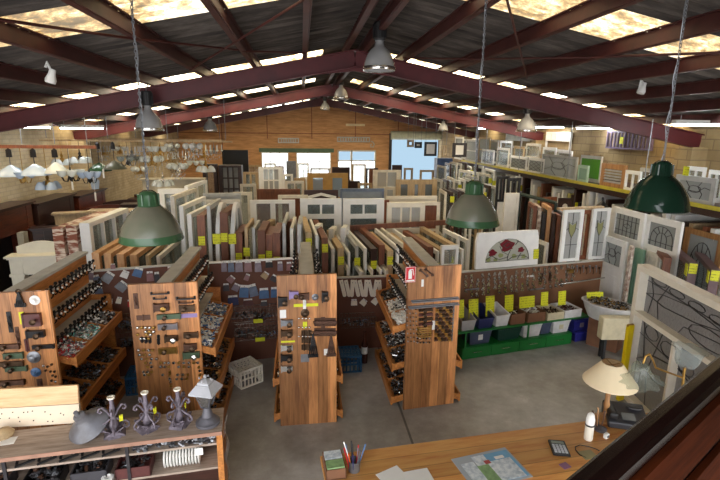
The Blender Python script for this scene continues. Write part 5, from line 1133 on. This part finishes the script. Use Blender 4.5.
# rails hung from the roof, and the lamps on them
rails = []
for i,(p0,p1,Y,l) in enumerate((((-20,147),(96,146.5),9.5,'timber hanging rail on rods at the left, nearest of the three lamp rails'),((40,143.5),(232,138.5),12,'long hanging rail on rods at the left, middle of the three lamp rails'),((60,141),(225,138),15,'far hanging rail on rods at the left, farthest of the three lamp rails'))):
    a, c = at(*p0,Y=Y), at(*p1,Y=Y); z = (a.z+c.z)/2; a.x = max(a.x, XL+.05); t = thing('hanging_rail',l,'rail',((a.x+c.x)/2,Y,z)); h = (c.x-a.x)/2
    B().box(-h,h,-.025,.025,-.03 if i == 0 else -.018,.03 if i == 0 else .018).build('rail_bar', redwood if i == 0 else tanwood, t); rails.append((Y,z))
    for k in range(4):
        x = -h+.15+(2*h-.3)*k/3; b = B(); b.tube([(x,0,.05),(x,0,rz_((a.x+c.x)/2+x)+.02-z)], .008, 5); b.build('hanging_rod', greymetal, t)
opal = glass('opal blue glass',(.9,.95,1),.2,.15,0,(.50,.62,.80)); crys = glass('crystal',(.95,.95,.95),.35,.05,0,(.7,.72,.74))
def lampdome(label, px, py, ri, r, m, group=None, holder=black2):
    Y, z = rails[ri]; q = at(px,py,Y=Y); t = thing('hanging_lamp',label,'hanging lamp',q,0,group)
    B().lathe([(r,0),(r*.95,.03),(r*.75,.09),(r*.4,.15),(r*.22,.18),(.02,.2),(.02,.19),(r*.2,.165),(r*.38,.14),(r*.72,.08),(r*.92,.02),(r,0)],20).build('shade', m, t, True)
    b = B(); b.tube([(0,0,.18),(0,0,z-q.z-.02)],.008,5); b.lathe([(0,z-q.z-.19),(.05,z-q.z-.19),(.045,z-q.z-.06),(0,z-q.z-.02)],10); b.build('rod', holder, t)
    B().lathe([(0,.0),(.035,.02),(.045,.06),(.02,.12),(0,.13)],8).build('bulb', milk, t, True)
for i,(px,py,r) in enumerate(((12,176,.26),(36,175,.26),(57,173,.2))): lampdome('blue white opal dome lamp on the nearest left rail, %s from the left'%nth(i),px,py,0,r,opal if i<2 else milk)
lampdome('green enamel factory shade, left of the two under the left rails',100,171,1,.26,green,holder=black2); lampdome('green enamel factory shade, right of the two under the left rails',115,169,1,.26,dustgreen)
def chand(label, px, py, ri, R_, n, am, sm, kind, drop=0):
    Y, z = rails[ri]; q = at(px,py,Y=Y+drop); t = thing('chandelier',label,'chandelier',q,rnd.random()); top = z-q.z-.02
    b = B(); b.lathe([(0,-.06),(.03,-.04),(.04,.02),(.02,.06),(.035,.1),(.015,.14),(.012,.2),(0,.2)],10); b.tube([(0,0,.15),(0,0,max(.2,top))],.006,5); b.build('stem', am, t, True)
    for k in range(n):
        c, s = math.cos(2*PI*k/n), math.sin(2*PI*k/n); b = B()
        b.tube([(c*.03,s*.03,.05),(c*R_*.4,s*R_*.4,-.06),(c*R_*.8,s*R_*.8,-.05),(c*R_,s*R_,.03)],.009,5); ar = b.build('arm', am, t, True)
        mm = M.Translation((c*R_,s*R_,.03)); b = B()
        if kind == 'cup': b.lathe([(.02,0),(.06,.03),(.085,.09),(.095,.12),(.088,.12),(.07,.06),(.0,.015)],10,mm)
        elif kind == 'globe': b.ball((c*R_,s*R_,.09),.075,10)
        elif kind == 'candle': b.lathe([(0,0),(.035,.0),(.04,.02),(.013,.025),(.013,.12),(.02,.15),(0,.19)],8,mm)
        elif kind == 'down': b.lathe([(.1,-.14),(.085,-.08),(.05,-.02),(.02,0),(0,0),(.045,-.03),(.08,-.09),(.1,-.14)],10,mm)
        b.build('lamp_shade', sm, ar, True)
    if kind in ('candle','globe'):
        b = B()
        for k in range(16):
            t1 = 2*PI*k/16; rr = R_*(.35+.5*(k%2)); x, y = rr*math.cos(t1), rr*math.sin(t1); b.lathe([(0,-.05),(.012,-.02),(.01,0),(0,.01)],5,M.Translation((x,y,-.09-.05*(k%3))))
        b.build('crystal_drops', crys, t, kind='stuff')
    return t
cl = [(71,178,0,.2,6,black2,milk,'cup','black armed chandelier with white cups'),(80,158,1,.2,5,black2,milk,'down','black armed fitting with white shades'),(48,183,0,.16,4,brass,opal,'down','brass fitting with opal shades'),(24,180,0,.15,3,brass,opal,'cup','small brass fitting with opal cups'),
 (128,163,1,.22,5,iron,clear,'cup','iron fitting with clear cups'),(140,172,2,.22,6,brass,milk,'globe','globe cluster with white balls'),(152,163,1,.25,6,brass,milk,'globe','white ball chandelier'),(163,181,1,.2,6,chrome,milk,'down','chrome fitting with milk shades'),(168,160,2,.26,8,brass,milk,'candle','crystal chandelier with candle arms'),
 (178,170,1,.22,6,chrome,milk,'globe','chrome globe fitting'),(186,158,2,.28,8,chrome,crys,'candle','large crystal chandelier'),(196,166,2,.24,6,brass,milk,'cup','brass fitting with white cups'),(204,156,2,.26,8,brass,crys,'candle','brass crystal chandelier'),(214,152,2,.3,8,greymetal,milk,'candle','wide candle chandelier'),
 (90,180,0,.14,4,black2,opal,'cup','black small fitting with opal cups'),(145,153,2,.22,6,brass,crys,'candle','high crystal chandelier'),(120,152,2,.2,5,brass,milk,'cup','high brass fitting with cups'),(173,149,2,.2,5,chrome,milk,'globe','high chrome fitting with globes'),(104,153,2,.2,5,brass,crys,'candle','far small crystal chandelier'),(62,160,1,.18,5,brass,milk,'down','brass fitting with downward milk shades'),
 (132,156,1,.2,6,greymetal,crys,'candle','steel crystal chandelier'),(160,153,1,.22,6,brass,milk,'cup','brass cup chandelier'),(193,150,1,.22,6,chrome,crys,'globe','chrome ball and crystal chandelier'),(206,167,1,.18,5,brass,milk,'down','low brass fitting with milk shades')]
for i,(px,py,ri,R_,n,am,sm,kind,d) in enumerate(cl): chand('%s hung on the %s lamp rail, %s part'%(d,('nearest','middle','farthest')[ri],'left' if px<75 else 'middle' if px<150 else 'right'),px,py,ri,R_*.82,n,am,sm,kind)
t = thing('hanging_lantern','grey square glass lantern hung low beneath the green shades','lantern',at(95.5,189,Y=12)); B().lathe([(.08,0),(.11,.2),(.02,.28),(0,.28)],4).build('lantern_glass', opal, t); b = B(); b.tube([(0,0,.27),(0,0,rails[1][1]-t.location.z)],.005,5); b.build('chain', black2, t)
q = at(85,158,Y=12)
# candles: slim white hanging tubes
for i,(px,py) in enumerate(((73,190),(96,201),(104,178))): q = at(px,py,Y=11.8); b = B(); b.tube([(0,0,0),(0,0,.2)],.022,8); b.tube([(0,0,.2),(0,0,rails[1][1]-q.z-.018)],.004,4); tag(b.build('hanging_tube', whitep, loc=q),'slim white glass tube hung below the lamps, %s from the left'%nth([0,1,2][i]),'lamp tube')
# ================================================================ FOREGROUND LEFT: cabinet of ironwork
dw = wood('dusty grey timber', srgb(128,108,92), srgb(176,158,142), (1,9,9), .7)
Z1 = .93
c0, c1 = at(222,430,Z=Z1), at(0,457,Z=Z1); a1 = math.atan2(c0.y-c1.y,c0.x-c1.x)
org = c0.copy(); org.z = 0.001
t = thing('display_cabinet','dusty open fronted cabinet with iron candlesticks on top, at the lower left','cabinet',org,a1)
Ld = 2.6; Dd = .36
B().box(-Ld,0,-.02,Dd,Z1-.03,Z1).build('cabinet_top', dw, t)
B().box(-Ld,0,-.025,-.02,Z1-.035,Z1-.0).build('front_edge', paint('pinkish worn edge', srgb(168,126,104), .6, wear=.3), t)
B().box(-Ld,-.04,0,Dd,.79,.81).build('shelf', dw, t); B().box(-Ld,-.04,0,Dd,.55,.57).build('shelf', dw, t); B().box(-Ld,-.04,Dd-.02,Dd,.0,Z1-.03).build('back_panel', darkwood, t)
for x in (-.05,-Ld+.0): B().box(x,x+.05,-.015,.05,0,Z1-.03).build('post', rackw, t)
B().box(-.05,0,.05,Dd,0,Z1-.03).build('end_panel', rackw, t); B().box(-.79,-.765,-.012,.01,0,Z1-.03).build('divider', iron, t); B().box(-1.7,-1.675,-.012,.01,0,Z1-.03).build('divider', iron, t)
def dk_(px,py,z=Z1): return at(px,py,Z=z+.001)
m, nt, bs = nodes('clear plastic sheet'); MATS['ps'] = m
# plastic wrapped sheet on the cabinet end
b = B(); n = 8; vs = []
q0, q1 = at(223,470,X=c0.x+.03), at(230,412,X=c0.x+.03)
for i in range(n+1):
    for j in range(5): vs.append((.02+.02*math.sin(i*1.3+j), .06+.25*j/4, .35+.58*i/n-(.12*abs(j-3)/3 if i==n else 0)))
b.add(vs,[(i*5+j,i*5+j+1,(i+1)*5+j+1,(i+1)*5+j) for i in range(n) for j in range(4)])
o = b.build('plastic_sheet', glass('cloudy plastic',(.9,.9,.9),.45,.3,40,(.68,.68,.68)), loc=(c0.x,c0.y,0), smooth=True); o.rotation_euler=(0,0,a1); tag(o,'cloudy plastic sheet hung over the right end of the ironwork cabinet','plastic sheet')
# pine planks
pine = wood('pale pine', srgb(196,150,102), srgb(232,194,146), (.7,8,8), .55)
pine2 = paint('bare pine with peg holes', srgb(232,212,184), .6, wear=.1)
p0, p1 = at(-40,430.5,Z=Z1), at(80,423,Z=Z1); ang = math.atan2(p1.y-p0.y,p1.x-p0.x); mid = (p0+p1)/2; L = (p1-p0).length
t = thing('pine_plank','lower pale pine plank with dark peg holes standing on the ironwork cabinet','plank',(mid.x,mid.y,Z1+.001),ang,rx=-.12)
B().box(-L/2,L/2,-.0,.03,0,.175).build('plank_body', pine2, t)
b = B()
for k in range(22): x = -L/2+.05+rnd.random()*(L-.1); z = rnd.choice([.04,.09,.13])+rnd.uniform(-.01,.01); b.lathe([(0,.002),(.006,.002),(.006,-.001)],6,M.Translation((x,0,z)) @ M.Rotation(PI/2,4,'X'))
b.build('peg_holes', darkwood, t)
t = thing('pine_plank','upper smooth pine plank standing on the plank with peg holes','plank',(mid.x,mid.y+.022,Z1+.178),ang,rx=-.12)
B().box(-L/2-.02,L/2+.0,-.0,.03,0,.17).build('plank_body', pine, t, bevel=.004)
# grey enamel shade lying tilted
gsh = paint('dusty grey enamel', srgb(112,112,118), .4, wear=.25, scale=8, wearc=srgb(92,88,88))
q = dk_(85,441); t = thing('enamel_lampshade','dusty grey enamel lamp shade lying tilted on the ironwork cabinet','lamp shade',(q.x,q.y+.11,Z1+.075),.3,rx=.3,ry=-.42)
B().lathe([(.17,0),(.174,.008),(.14,.04),(.09,.075),(.062,.1),(.058,.11),(.085,.08),(.135,.04),(.166,.004),(.17,0)],36).build('shade', gsh, t, True)
b = B(); b.lathe([(.062,.098),(.05,.125),(.048,.16),(.03,.172),(.02,.172),(.018,.21),(0,.21)],18); b.build('collar', gsh, t, True)
# iron candlesticks
vio = paint('violet grey iron', srgb(126,116,126), .55, .3, wear=.4, scale=18, wearc=srgb(78,70,76))
cs = None; lab = ['leftmost of the three scrolled iron candlesticks on the cabinet','middle one of the three scrolled iron candlesticks on the cabinet','scrolled iron candlestick standing nearest the small lantern on the cabinet']
for i,(px,py) in enumerate(((115,434),(148,428.5),(180,424.5))):
    q = dk_(px,py); 
    if cs is None:
        cs = t = thing('candlestick',lab[0],'candlestick',q,.3)
        b = B(); b.prism([(-.085,0),(.085,0),(.07,.02),(.02,.05),(-.02,.05),(-.07,.02)],-.06,.06); b.prism([(-.08,0),(.08,0),(.06,.02),(.02,.045),(-.02,.045),(-.06,.02)],-.05,.05,M.Rotation(PI/2,4,'Z')); b.build('base', vio, t)
        b = B(); b.lathe([(0,.04),(.03,.05),(.038,.09),(.024,.13),(.02,.2),(.025,.24),(.017,.28),(.018,.34),(0,.34)],12); b.build('stem', vio, t, True)
        B().lathe([(0,.335),(.03,.34),(.032,.355),(.02,.355),(.018,.345),(0,.345)],12).build('cup', ivory, t, True)
        for k in range(4):
            c, s = math.cos(k*PI/2), math.sin(k*PI/2); b = B(); P = lambda r_, z: (c*r_, s*r_, z)
            b.tube([P(.02,.18),P(.045,.23),P(.075,.27),P(.1,.262),P(.107,.238),P(.092,.222),P(.078,.235)],.009,6)
            b.build('upper_scroll', vio, t, True); b = B()
            b.tube([P(.025,.15),P(.06,.12),P(.095,.11),P(.118,.085),P(.115,.055),P(.093,.045),P(.078,.062),P(.088,.078)],.009,6)
            b.build('lower_scroll', vio, t, True); b = B()
            m_ = M.Rotation(k*PI/2+PI/4,4,'Z') @ M.Translation((.03,0,.03)) @ M.Rotation(.9,4,'Y'); b.prism([(-.012,0),(.012,0),(.03,.05),(.018,.085),(0,.1),(-.018,.085),(-.03,.05)],-.004,.004,m_ @ M.Rotation(PI/2,4,'Z')); b.build('leaf', vio, t)
        B().box(-.014,.014,-.003,.003,-.03,.03,xf((.062,-.03,.16),.3)).build('price_tag', ysign, t)
    else: dup(cs, q, .3+i*.5, lab[i])
# lantern on a round base
lg = paint('dusty lantern iron', srgb(112,110,116), .5, .4, wear=.3, scale=10); lw = paint('white lantern roof', srgb(180,180,184), .4, wear=.3)
q = dk_(208,423); t = thing('post_lantern','small square lantern with white roof on a round iron base beside the candlesticks','lantern',(q.x,q.y,Z1+.001),.5)
B().lathe([(0,0),(.105,0),(.105,.025),(.085,.035),(.07,.06),(.05,.075),(.04,.12),(.03,.16),(0,.16)],28).build('base', lg, t, True)
b = B(); b.lathe([(.045,.16),(.06,.175),(.0,.175)],4); 
for k in range(4): a = k*PI/2; b.bar((.05*math.cos(a),.05*math.sin(a),.17),(.1*math.cos(a),.1*math.sin(a),.32),.009)
b.build('cage', lg, t); B().lathe([(.045,.175),(.092,.315)],4).build('panes', glass('smoky lantern glass',(.6,.6,.6),.4,.15,0,(.14,.13,.12)), t)
b = B(); b.lathe([(.15,.315),(.155,.33),(.085,.395),(.075,.395),(.07,.415),(.03,.43),(0,.44)],4); b.lathe([(0,.44),(.014,.45),(.016,.465),(0,.48)],8)
b.build('roof', lw, t)
for k in range(4):
    a = k*PI/2+PI/4; B().lathe([(0,.0),(.008,.004),(.006,.018),(0,.024)],6,M.Translation((.055*math.cos(a),.055*math.sin(a),.425))).build('finial', lw, t)
# cloth lump and paper at far left
q = dk_(4,440); t = thing('paper_sheet','white paper sheet at the left picture edge on the ironwork cabinet','paper',(q.x,q.y-.03,Z1+.001),.2); B().box(-.12,.1,-.05,.05,0,.003).build('sheet', paper, t)
b = B(); b.lathe([(0,0),(.07,.0),(.085,.03),(.06,.06),(.03,.075),(0,.08)],9); tag(b.build('tan_cloth', tanwood, loc=(q.x-.03,q.y+.05,Z1+.001), smooth=True),'tan crumpled cloth bundle at the left picture edge on the cabinet','cloth')
# goods on the cabinet shelf
def sh(u, v, z): r = M.Rotation(a1,4,'Z') @ V((u,v,0)); return V((c0.x+r.x, c0.y+r.y, z))
pl = None
for i in range(12):
    loc = sh(-.5+i*.026,.10,.57+.093)
    if pl is None:
        pl = thing('white_disc','white glazed disc standing on edge in the row on the ironwork cabinet shelf','disc',loc,a1,'white discs on the cabinet shelf'); B().lathe([(0,-.004),(.08,-.008),(.09,0),(.08,.008),(0,.004)],20,M.Rotation(PI/2,4,'Y')).build('disc_body', whitep, pl, True); B().lathe([(.0,.009),(.02,.009),(.02,-.009),(0,-.009)],10,M.Rotation(PI/2,4,'Y')).build('hub', ivory, pl)
    else: dup(pl, loc)
t = thing('paper_tag','white square paper tag hung at the front of the cabinet shelf','tag',sh(-.2,-.035,.735),a1); B().box(-.035,.035,-.002,.002,0,.07).build('tag_paper', paper, t)
for i,(u,v_,c_) in enumerate(((-.75,.1,redbrown),(-1.1,.12,dgrey),(-1.45,.1,black2),(-1.85,.12,iron),(-2.2,.1,bronze))):
    t = thing('hardware_crate','%s box of ironmongery on the lower cabinet shelf, %s from the right'%(('red brown','dark grey','black','grey iron','bronze')[i],nth(i)),'box',sh(u,v_,.571),a1); b = B(); b.box(-.14,.14,-.1,.1,0,.01)
    for x in (-.14,.128): b.box(x,x+.012,-.1,.1,0,.1)
    for y in (-.1,.09): b.box(-.14,.14,y,y+.01,0,.1)
    b.build('box_body', c_, t)
    heap('hardware_heap','iron pieces heaped in the %s box on the lower cabinet shelf'%('red brown','dark grey','black','grey iron','bronze')[i],sh(u,v_,.59),.1,.07,0,40,[black2,iron,greymetal,rustm],.1,.07).rotation_euler=(0,0,a1)
for i,(u,w) in enumerate(((-.16,.2),(-.42,.26),(-.66,.16))): heap('hardware_heap','grey iron fittings heaped on the cabinet shelf, %s heap from its right end'%nth(i),sh(u,.07,.811),w*.5,.07,0,60,[greymetal,lw,iron],.07,.07).rotation_euler=(0,0,a1)
for i in range(5):
    p = sh(-.9-.16*i,.0,.811); t = thing('iron_lace_bracket','black iron lace bracket lying on the cabinet shelf, %s from the divider'%nth(i),'bracket',p,a1+.2); b = B(); b.bar((-.07,0,.02),(.07,0,.05),.02,.012); b.bar((-.06,.02,.03),(-.06,.14,.05),.02,.012); b.bar((.05,.02,.05),(.0,.16,.05),.018,.012); b.tube([(-.05,.05,.05),(0,.08,.07),(.05,.05,.05),(.02,.02,.05)],.009,5); b.build('bracket_iron', black2, t)
t = thing('white_cup','small white porcelain ring on the cabinet shelf left of the divider','ring',sh(-.95,.0,.571+.02),0); B().lathe([(.02,0),(.045,.0),(.05,.025),(.03,.03),(.02,0)],16).build('ring_body', whitep, t, True)
# ================================================================ FOREGROUND RIGHT: counter and what lies on it
ZC = .95
cw = wood('orange pine counter', srgb(212,128,54), srgb(244,182,102), (.8,7,7), .35, 0, .14, 1, 4)
e0, e1 = at(320,456,Z=ZC), at(592,420,Z=ZC); ca = math.atan2(e1.y-e0.y,e1.x-e0.x)
t = thing('shop_counter','orange pine shop counter in the foreground carrying papers, calculator and lamp','counter',(e0.x,e0.y,.001),ca)
B().box(0,3.3,-1.0,0,ZC-.04,ZC).build('counter_top', cw, t, bevel=.006); B().box(.05,3.25,-.95,-.05,0,ZC-.04).build('counter_body', honey, t)
def ct(px,py,z=ZC): return at(px,py,Z=z+.001)
def flat(name,label,cat,px,py,w,d,rz,m,h=.003,parts=None):
    q = ct(px,py); t = thing(name,label,cat,(q.x,q.y,ZC+.001),ca+rz); B().box(-w/2,w/2,-d/2,d/2,0,h).build('sheet', m, t); return t
flat('paper_sheet','left white paper sheet at the bottom edge of the picture on the counter','paper',394,478,.2,.2,.35,paper); flat('paper_sheet','right white paper sheet beside the brochure on the counter','paper',419,478,.2,.17,.05,paper,.005)
br = flat('brochure','blue edged printed brochure in a plastic sleeve on the counter','brochure',491,468,.5,.36,.1,glass('plastic sleeve',(.9,.92,.95),.3,.1,0,(.6,.66,.7)),.004)
pale = paint('pale blue print', srgb(110,168,206), .4); prt = paint('printed page', srgb(222,228,230), .5, wear=.2, scale=25, wearc=srgb(150,168,182)); gr = paint('green print', srgb(140,176,120), .5, wear=.4, scale=20); rdp = paint('red print', srgb(178,76,72), .5)
B().box(-.03,.235,-.16,.15,.004,.006).build('blue_cover', pale, br); B().box(.0,.21,-.16,.06,.006,.008).build('white_panel', prt, br); B().box(-.21,-.1,-.15,.1,.004,.006).build('white_panel', prt, br); B().box(-.1,-.0,-.15,.04,.006,.0075).build('green_picture', gr, br); B().box(-.09,.02,.03,.15,.0055,.007).build('picture', prt, br); B().box(-.02,.03,.04,.08,.008,.009).build('red_spot', rdp, br); B().box(.09,.17,.07,.1,.006,.008).build('caption_panel', paper, br)
# calculator
q = ct(559,449); t = thing('calculator','black desk calculator lying on the counter left of the white bottle','calculator',(q.x,q.y,ZC+.001),ca-.35)
b = B(); b.prism([(-.055,0),(.055,0),(.052,.016),(-.052,.016)],-.075,.075); b.build('case', black, t, bevel=.003)
B().box(-.04,.04,.035,.06,.0165,.0185).build('display', paint('lcd grey',srgb(150,160,150),.2), t)
for r in range(5):
    for c in range(4): B().box(-.042+c*.022,-.026+c*.022,-.062+r*.018,-.05+r*.018,.016,.02).build('key', paint('key', srgb(196,200,206),.4) if not r and not c else MATS['key'], t)
t.scale = (1.25,1.25,1.25)
# bottle
q = ct(588,439); t = thing('glue_bottle','white conical nozzle bottle standing on the counter beside the black telephone','bottle',q)
B().lathe([(0,0),(.034,0),(.036,.01),(.036,.13),(.033,.135),(0,.135)],18).build('bottle_body', ivory, t, True); B().lathe([(.034,.13),(.037,.132),(.037,.145),(.034,.147)],18).build('neck_band', black, t); B().lathe([(.035,.145),(.036,.19),(.026,.235),(.012,.25),(0,.252)],18).build('nozzle_cap', white, t, True)
# table lamp
q = ct(606,424); lampd = at(609,390,Y=q.y+.03)
t = thing('table_lamp','table lamp with a wide cream conical shade on a turned timber stem on the counter','table lamp',(q.x+.025,q.y+.06,ZC+.001))
hz = at(607,380.5,Y=q.y+.06).z-ZC
B().lathe([(0,0),(.09,0),(.095,.02),(.06,.04),(.025,.06),(.02,.12),(.028,.16),(.02,.2),(.024,hz*.9),(.012,hz),(.012,hz+.12),(0,hz+.12)],18).build('stem', honey, t, True)
sh_ = paint('cream shade cloth', srgb(238,218,180), .7, wear=.05)
B().lathe([(.225,hz-.02),(.226,hz-.012),(.085,hz+.17),(.083,hz+.17),(.222,hz-.02),(.225,hz-.02)],40).build('shade', sh_, t, True)
b = B(); b.tube([(.083*math.cos(2*PI*k/20),.083*math.sin(2*PI*k/20),hz+.168) for k in range(21)],.003,4); b.tube([(-.083,0,hz+.165),(0,0,hz+.15),(.083,0,hz+.165)],.003,4); b.tube([(0,-.083,hz+.165),(0,0,hz+.15),(0,.083,hz+.165)],.003,4); b.build('shade_ring', brass, t)
B().lathe([(0,hz+.02),(.02,hz+.04),(.035,hz+.08),(.02,hz+.13),(0,hz+.14)],12).build('bulb', milk, t, True)
# tools beside the lamp
for i,(dx,dz,m_) in enumerate(((-.06,.0,rustm),(-.035,.02,black2),(-.08,.03,honey),(-.015,-.01,rustm))):
    q2 = ct(602,430); b = B(); b.tube([(0,0,0),(.02*i-.03,.015,.1),(.03*i-.05,.03,.17+dz)],[.006,.006,.009],6); tag(b.build('paint_brush', m_, loc=(q2.x+dx*.6,q2.y+.01,ZC+.001)),'%s slim tool handle leaning beside the table lamp stem'%nth(i),'tool')
q2 = ct(600,430); tag(B().lathe([(0,0),(.05,0),(.055,.02),(.035,.03),(0,.035)],14).build('small_dish', lg, loc=q2, smooth=True),'small dull metal dish at the foot of the table lamp','dish')
# telephone / fax
q = ct(620,421); t = thing('fax_machine','black fax telephone on the counter between the table lamp and the handrail','telephone',(q.x+.03,q.y-.02,ZC+.001),ca-.45)
b = B(); b.add([(-.17,-.13,0),(.17,-.13,0),(.17,.13,0),(-.17,.13,0),(-.17,-.13,.06),(.17,-.13,.06),(.17,.13,.13),(-.17,.13,.13)],[(0,3,2,1),(4,5,6,7),(0,1,5,4),(1,2,6,5),(2,3,7,6),(3,0,4,7)]); b.build('body', paint('charcoal plastic',srgb(54,54,58),.4), t, bevel=.012)
b = B(); b.box(-.165,-.09,-.12,.12,.075,.14,M.Rotation(.0,4,'X')); b.build('handset', black, t, bevel=.02)
b = B(); b.add([(-.05,-.1,.082),(.06,-.1,.082),(.06,-.02,.105),(-.05,-.02,.105)],[(0,1,2,3)]); b.build('display', paint('grey lcd panel',srgb(110,116,118),.25), t)
B().lathe([(0,.142),(.06,.142),(.065,.13),(.0,.13)],20,M.Translation((.08,.06,-.008)) @ M.Diagonal((1,.7,1,1))).build('dial_pad', black, t)
q = ct(606,438); t = thing('white_plug','small white plug with black face on the counter at the handrail','plug',q,.4); B().box(-.022,.022,-.016,.016,0,.045).build('plug_body', white, t, bevel=.006); B().box(-.012,.012,-.018,-.016,.012,.032).build('plug_face', black, t)
b = B(); q = ct(588,452); b.tube([(-.09,.03,.004),(-.07,.07,.004),(-.02,.085,.006),(.04,.06,.004),(.08,.03,.004),(.1,.0,.004)],.004,5); b.tube([(-.09,.03,.004),(-.09,-.03,.004),(-.06,-.07,.004)],.004,5); tag(b.build('black_cable', black, loc=q),'thin black cable looped on the counter below the white bottle','cable')
for i,(px,py,w,d,m_,l) in enumerate(((588,455,.12,.1,leafg,'greenish clear note holder beside the black cable'),(565,466,.07,.06,paint('pink purple card',srgb(140,96,130),.5),'small pink and grey card below the calculator'))): flat('note_card',l+' on the counter','card',px,py,w,d,.2*i,m_ if i else paint('olive paper',srgb(150,140,98),.6),.006)
# pens and cards at the counter's left end
q = ct(334,470); t = thing('card_box','open box of printed cards at the left end of the counter','box',(q.x,q.y,ZC+.001),ca)
b = B(); b.box(-.075,.075,-.11,.11,0,.012)
for x in (-.075,.069): b.box(x,x+.006,-.11,.11,0,.09)
for y in (-.11,0,.104): b.box(-.075,.075,y,y+.006,0,.09)
b.build('box_body', cart, t)
for i in range(2): B().box(-.066,.066,-.1+.108*i,-.01+.108*i,.03,.1).build('card_stack', prt if i else gr, t)
q = ct(354,470); t = thing('pen_holder','grey pen holder full of pens beside the card box on the counter','pen holder',(q.x,q.y,ZC+.001)); b = B(); b.lathe([(0,0),(.045,0),(.05,.09),(.046,.09),(.042,.01),(0,.01)],16); b.build('cup', greymetal, t, True)
pm = [bluep, redp, black, whitep, paint('orange pen',srgb(226,96,40),.4), navy, greymetal, bluep, lilg, black]
for i in range(12):
    a = 2*PI*i/12*1.7; r0, r1 = .015+.012*(i%3), .05+.012*(i%4); b = B(); h = .15+.02*(i%4); b.tube([(r0*math.cos(a),r0*math.sin(a),.0),(r1*math.cos(a),r1*math.sin(a),h)],[.0045,.006],6); 
    tag(b.build('pen', pm[i%10], loc=(q.x,q.y,ZC+.014)),'%s pen standing in the grey pen holder, %s round the rim'%(pm[i%10].name.replace(' pen','').replace('plastic','').strip(),nth(i)),'pen','pens in the holder')
# fluted glass lamp with two shades
fl = glass('fluted frosted glass',(.9,.93,.92),.62,.15,0,(.34,.38,.37)); gf = glass('green tinged glass',(.86,.9,.84),.66,.12,0,(.32,.35,.3))
ua = at(686,352,Y=3.25); 
t = thing('glass_lamp','brass lamp with two fluted glass shades behind the handrail at right','lamp',(at(684,400,Y=3.3).x,3.3,.95))
def fluted(prof, n, mm, amp, fr):
    b = B(); vs = []; k = len(prof); N = n
    for i,(r,z) in enumerate(prof):
        for j in range(N):
            a = 2*PI*j/N; w = amp*(i/(k-1))**2; vs.append((r*(1+w*math.cos(fr*a))*math.cos(a), r*(1+w*math.cos(fr*a))*math.sin(a), z+w*.25*math.sin(fr*a)*r))
    b.add(vs,[(i*N+j,i*N+(j+1)%N,(i+1)*N+(j+1)%N,(i+1)*N+j) for i in range(k-1) for j in range(N)],mm); return b
T0 = t.location.copy()
u = at(685,367,Y=3.3)-T0; v = at(641,377,Y=3.22)-T0
fluted([(.02,0),(.055,.01),(.07,.04),(.075,.09),(.085,.12),(.112,.135)],64,M.Translation(u) @ M.Rotation(.12,4,'Y') @ M.Scale(1.25,4),.09,9).build('upper_shade', fl, t, True)
fluted([(.02,.1),(.045,.09),(.055,.06),(.06,.03),(.08,.0),(.12,-.03)],64,M.Translation(v) @ M.Rotation(-.2,4,'Y') @ M.Scale(1.25,4),.12,9).build('lower_shade', gf, t, True)
b = B(); b.tube([u+V((0,0,0)),u+V((0,0,-.06)),(0,0,.02),(0,0,0)],.011,8); b.lathe([(0,-.0),(.07,0),(.06,.02),(.015,.03),(0,.03)],16); b.build('stem', brass, t, True)
b = B(); b.tube([v+V((0,0,.12)),v+V((.01,0,.18)),v+V((.05,.01,.195)),v+V((.1,.02,.13)),v+V((.14,.03,.06)),u+V((0,0,-.1))],.008,8); b.build('swan_arm', brass, t, True)
# ================================================================ HANDRAIL OF THE GALLERY
def dull(m_):
    for n_ in m_.node_tree.nodes:
        if n_.type == 'BSDF_PRINCIPLED': n_.inputs['Specular IOR Level'].default_value = .08; n_.inputs['Roughness'].default_value = .85
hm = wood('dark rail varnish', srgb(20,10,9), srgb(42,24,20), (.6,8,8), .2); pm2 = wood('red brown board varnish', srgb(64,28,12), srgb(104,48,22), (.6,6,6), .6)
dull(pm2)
r0, r1 = V((.67,1.028,2.6)), V((1.755,1.683,2.6)); d = (r1-r0).normalized(); ra = math.atan2(d.y,d.x); mid = r0 + d*.9
t = thing('gallery_balustrade','dark varnished gallery handrail with boarded side at the lower right corner','balustrade',(mid.x,mid.y,1.75),ra)
b = B(); b.prism([(-.082,.79),(-.082,.825),(-.07,.842),(-.045,.85),(-.015,.85),(-.004,.842),(0,.825),(-.0,.80),(-.015,.79)],-2.2,2.2,M.Rotation(-PI/2,4,'Z') @ M.Scale(-1,4,(1,0,0))); 
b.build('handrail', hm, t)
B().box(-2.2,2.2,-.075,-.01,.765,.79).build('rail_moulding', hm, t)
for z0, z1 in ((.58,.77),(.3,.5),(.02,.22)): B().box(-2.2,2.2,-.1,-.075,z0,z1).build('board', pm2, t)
B().box(-2.2,2.2,-.072,-.06,.02,.765).build('backing_board', black, t)
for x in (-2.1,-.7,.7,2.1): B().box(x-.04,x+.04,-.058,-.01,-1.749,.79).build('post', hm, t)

# added wall, unseen behind the camera, keeps the sky light off the balustrade
n_ = V((d.y, -d.x, 0)); wc = mid + n_*1.15
o = B().box(-1.9,2.6,-.05,.05,0,2.6).build('added_shade_wall', darkwood, kind='structure', loc=(wc.x, wc.y, 1.75)); o.rotation_euler = (0,0,ra)
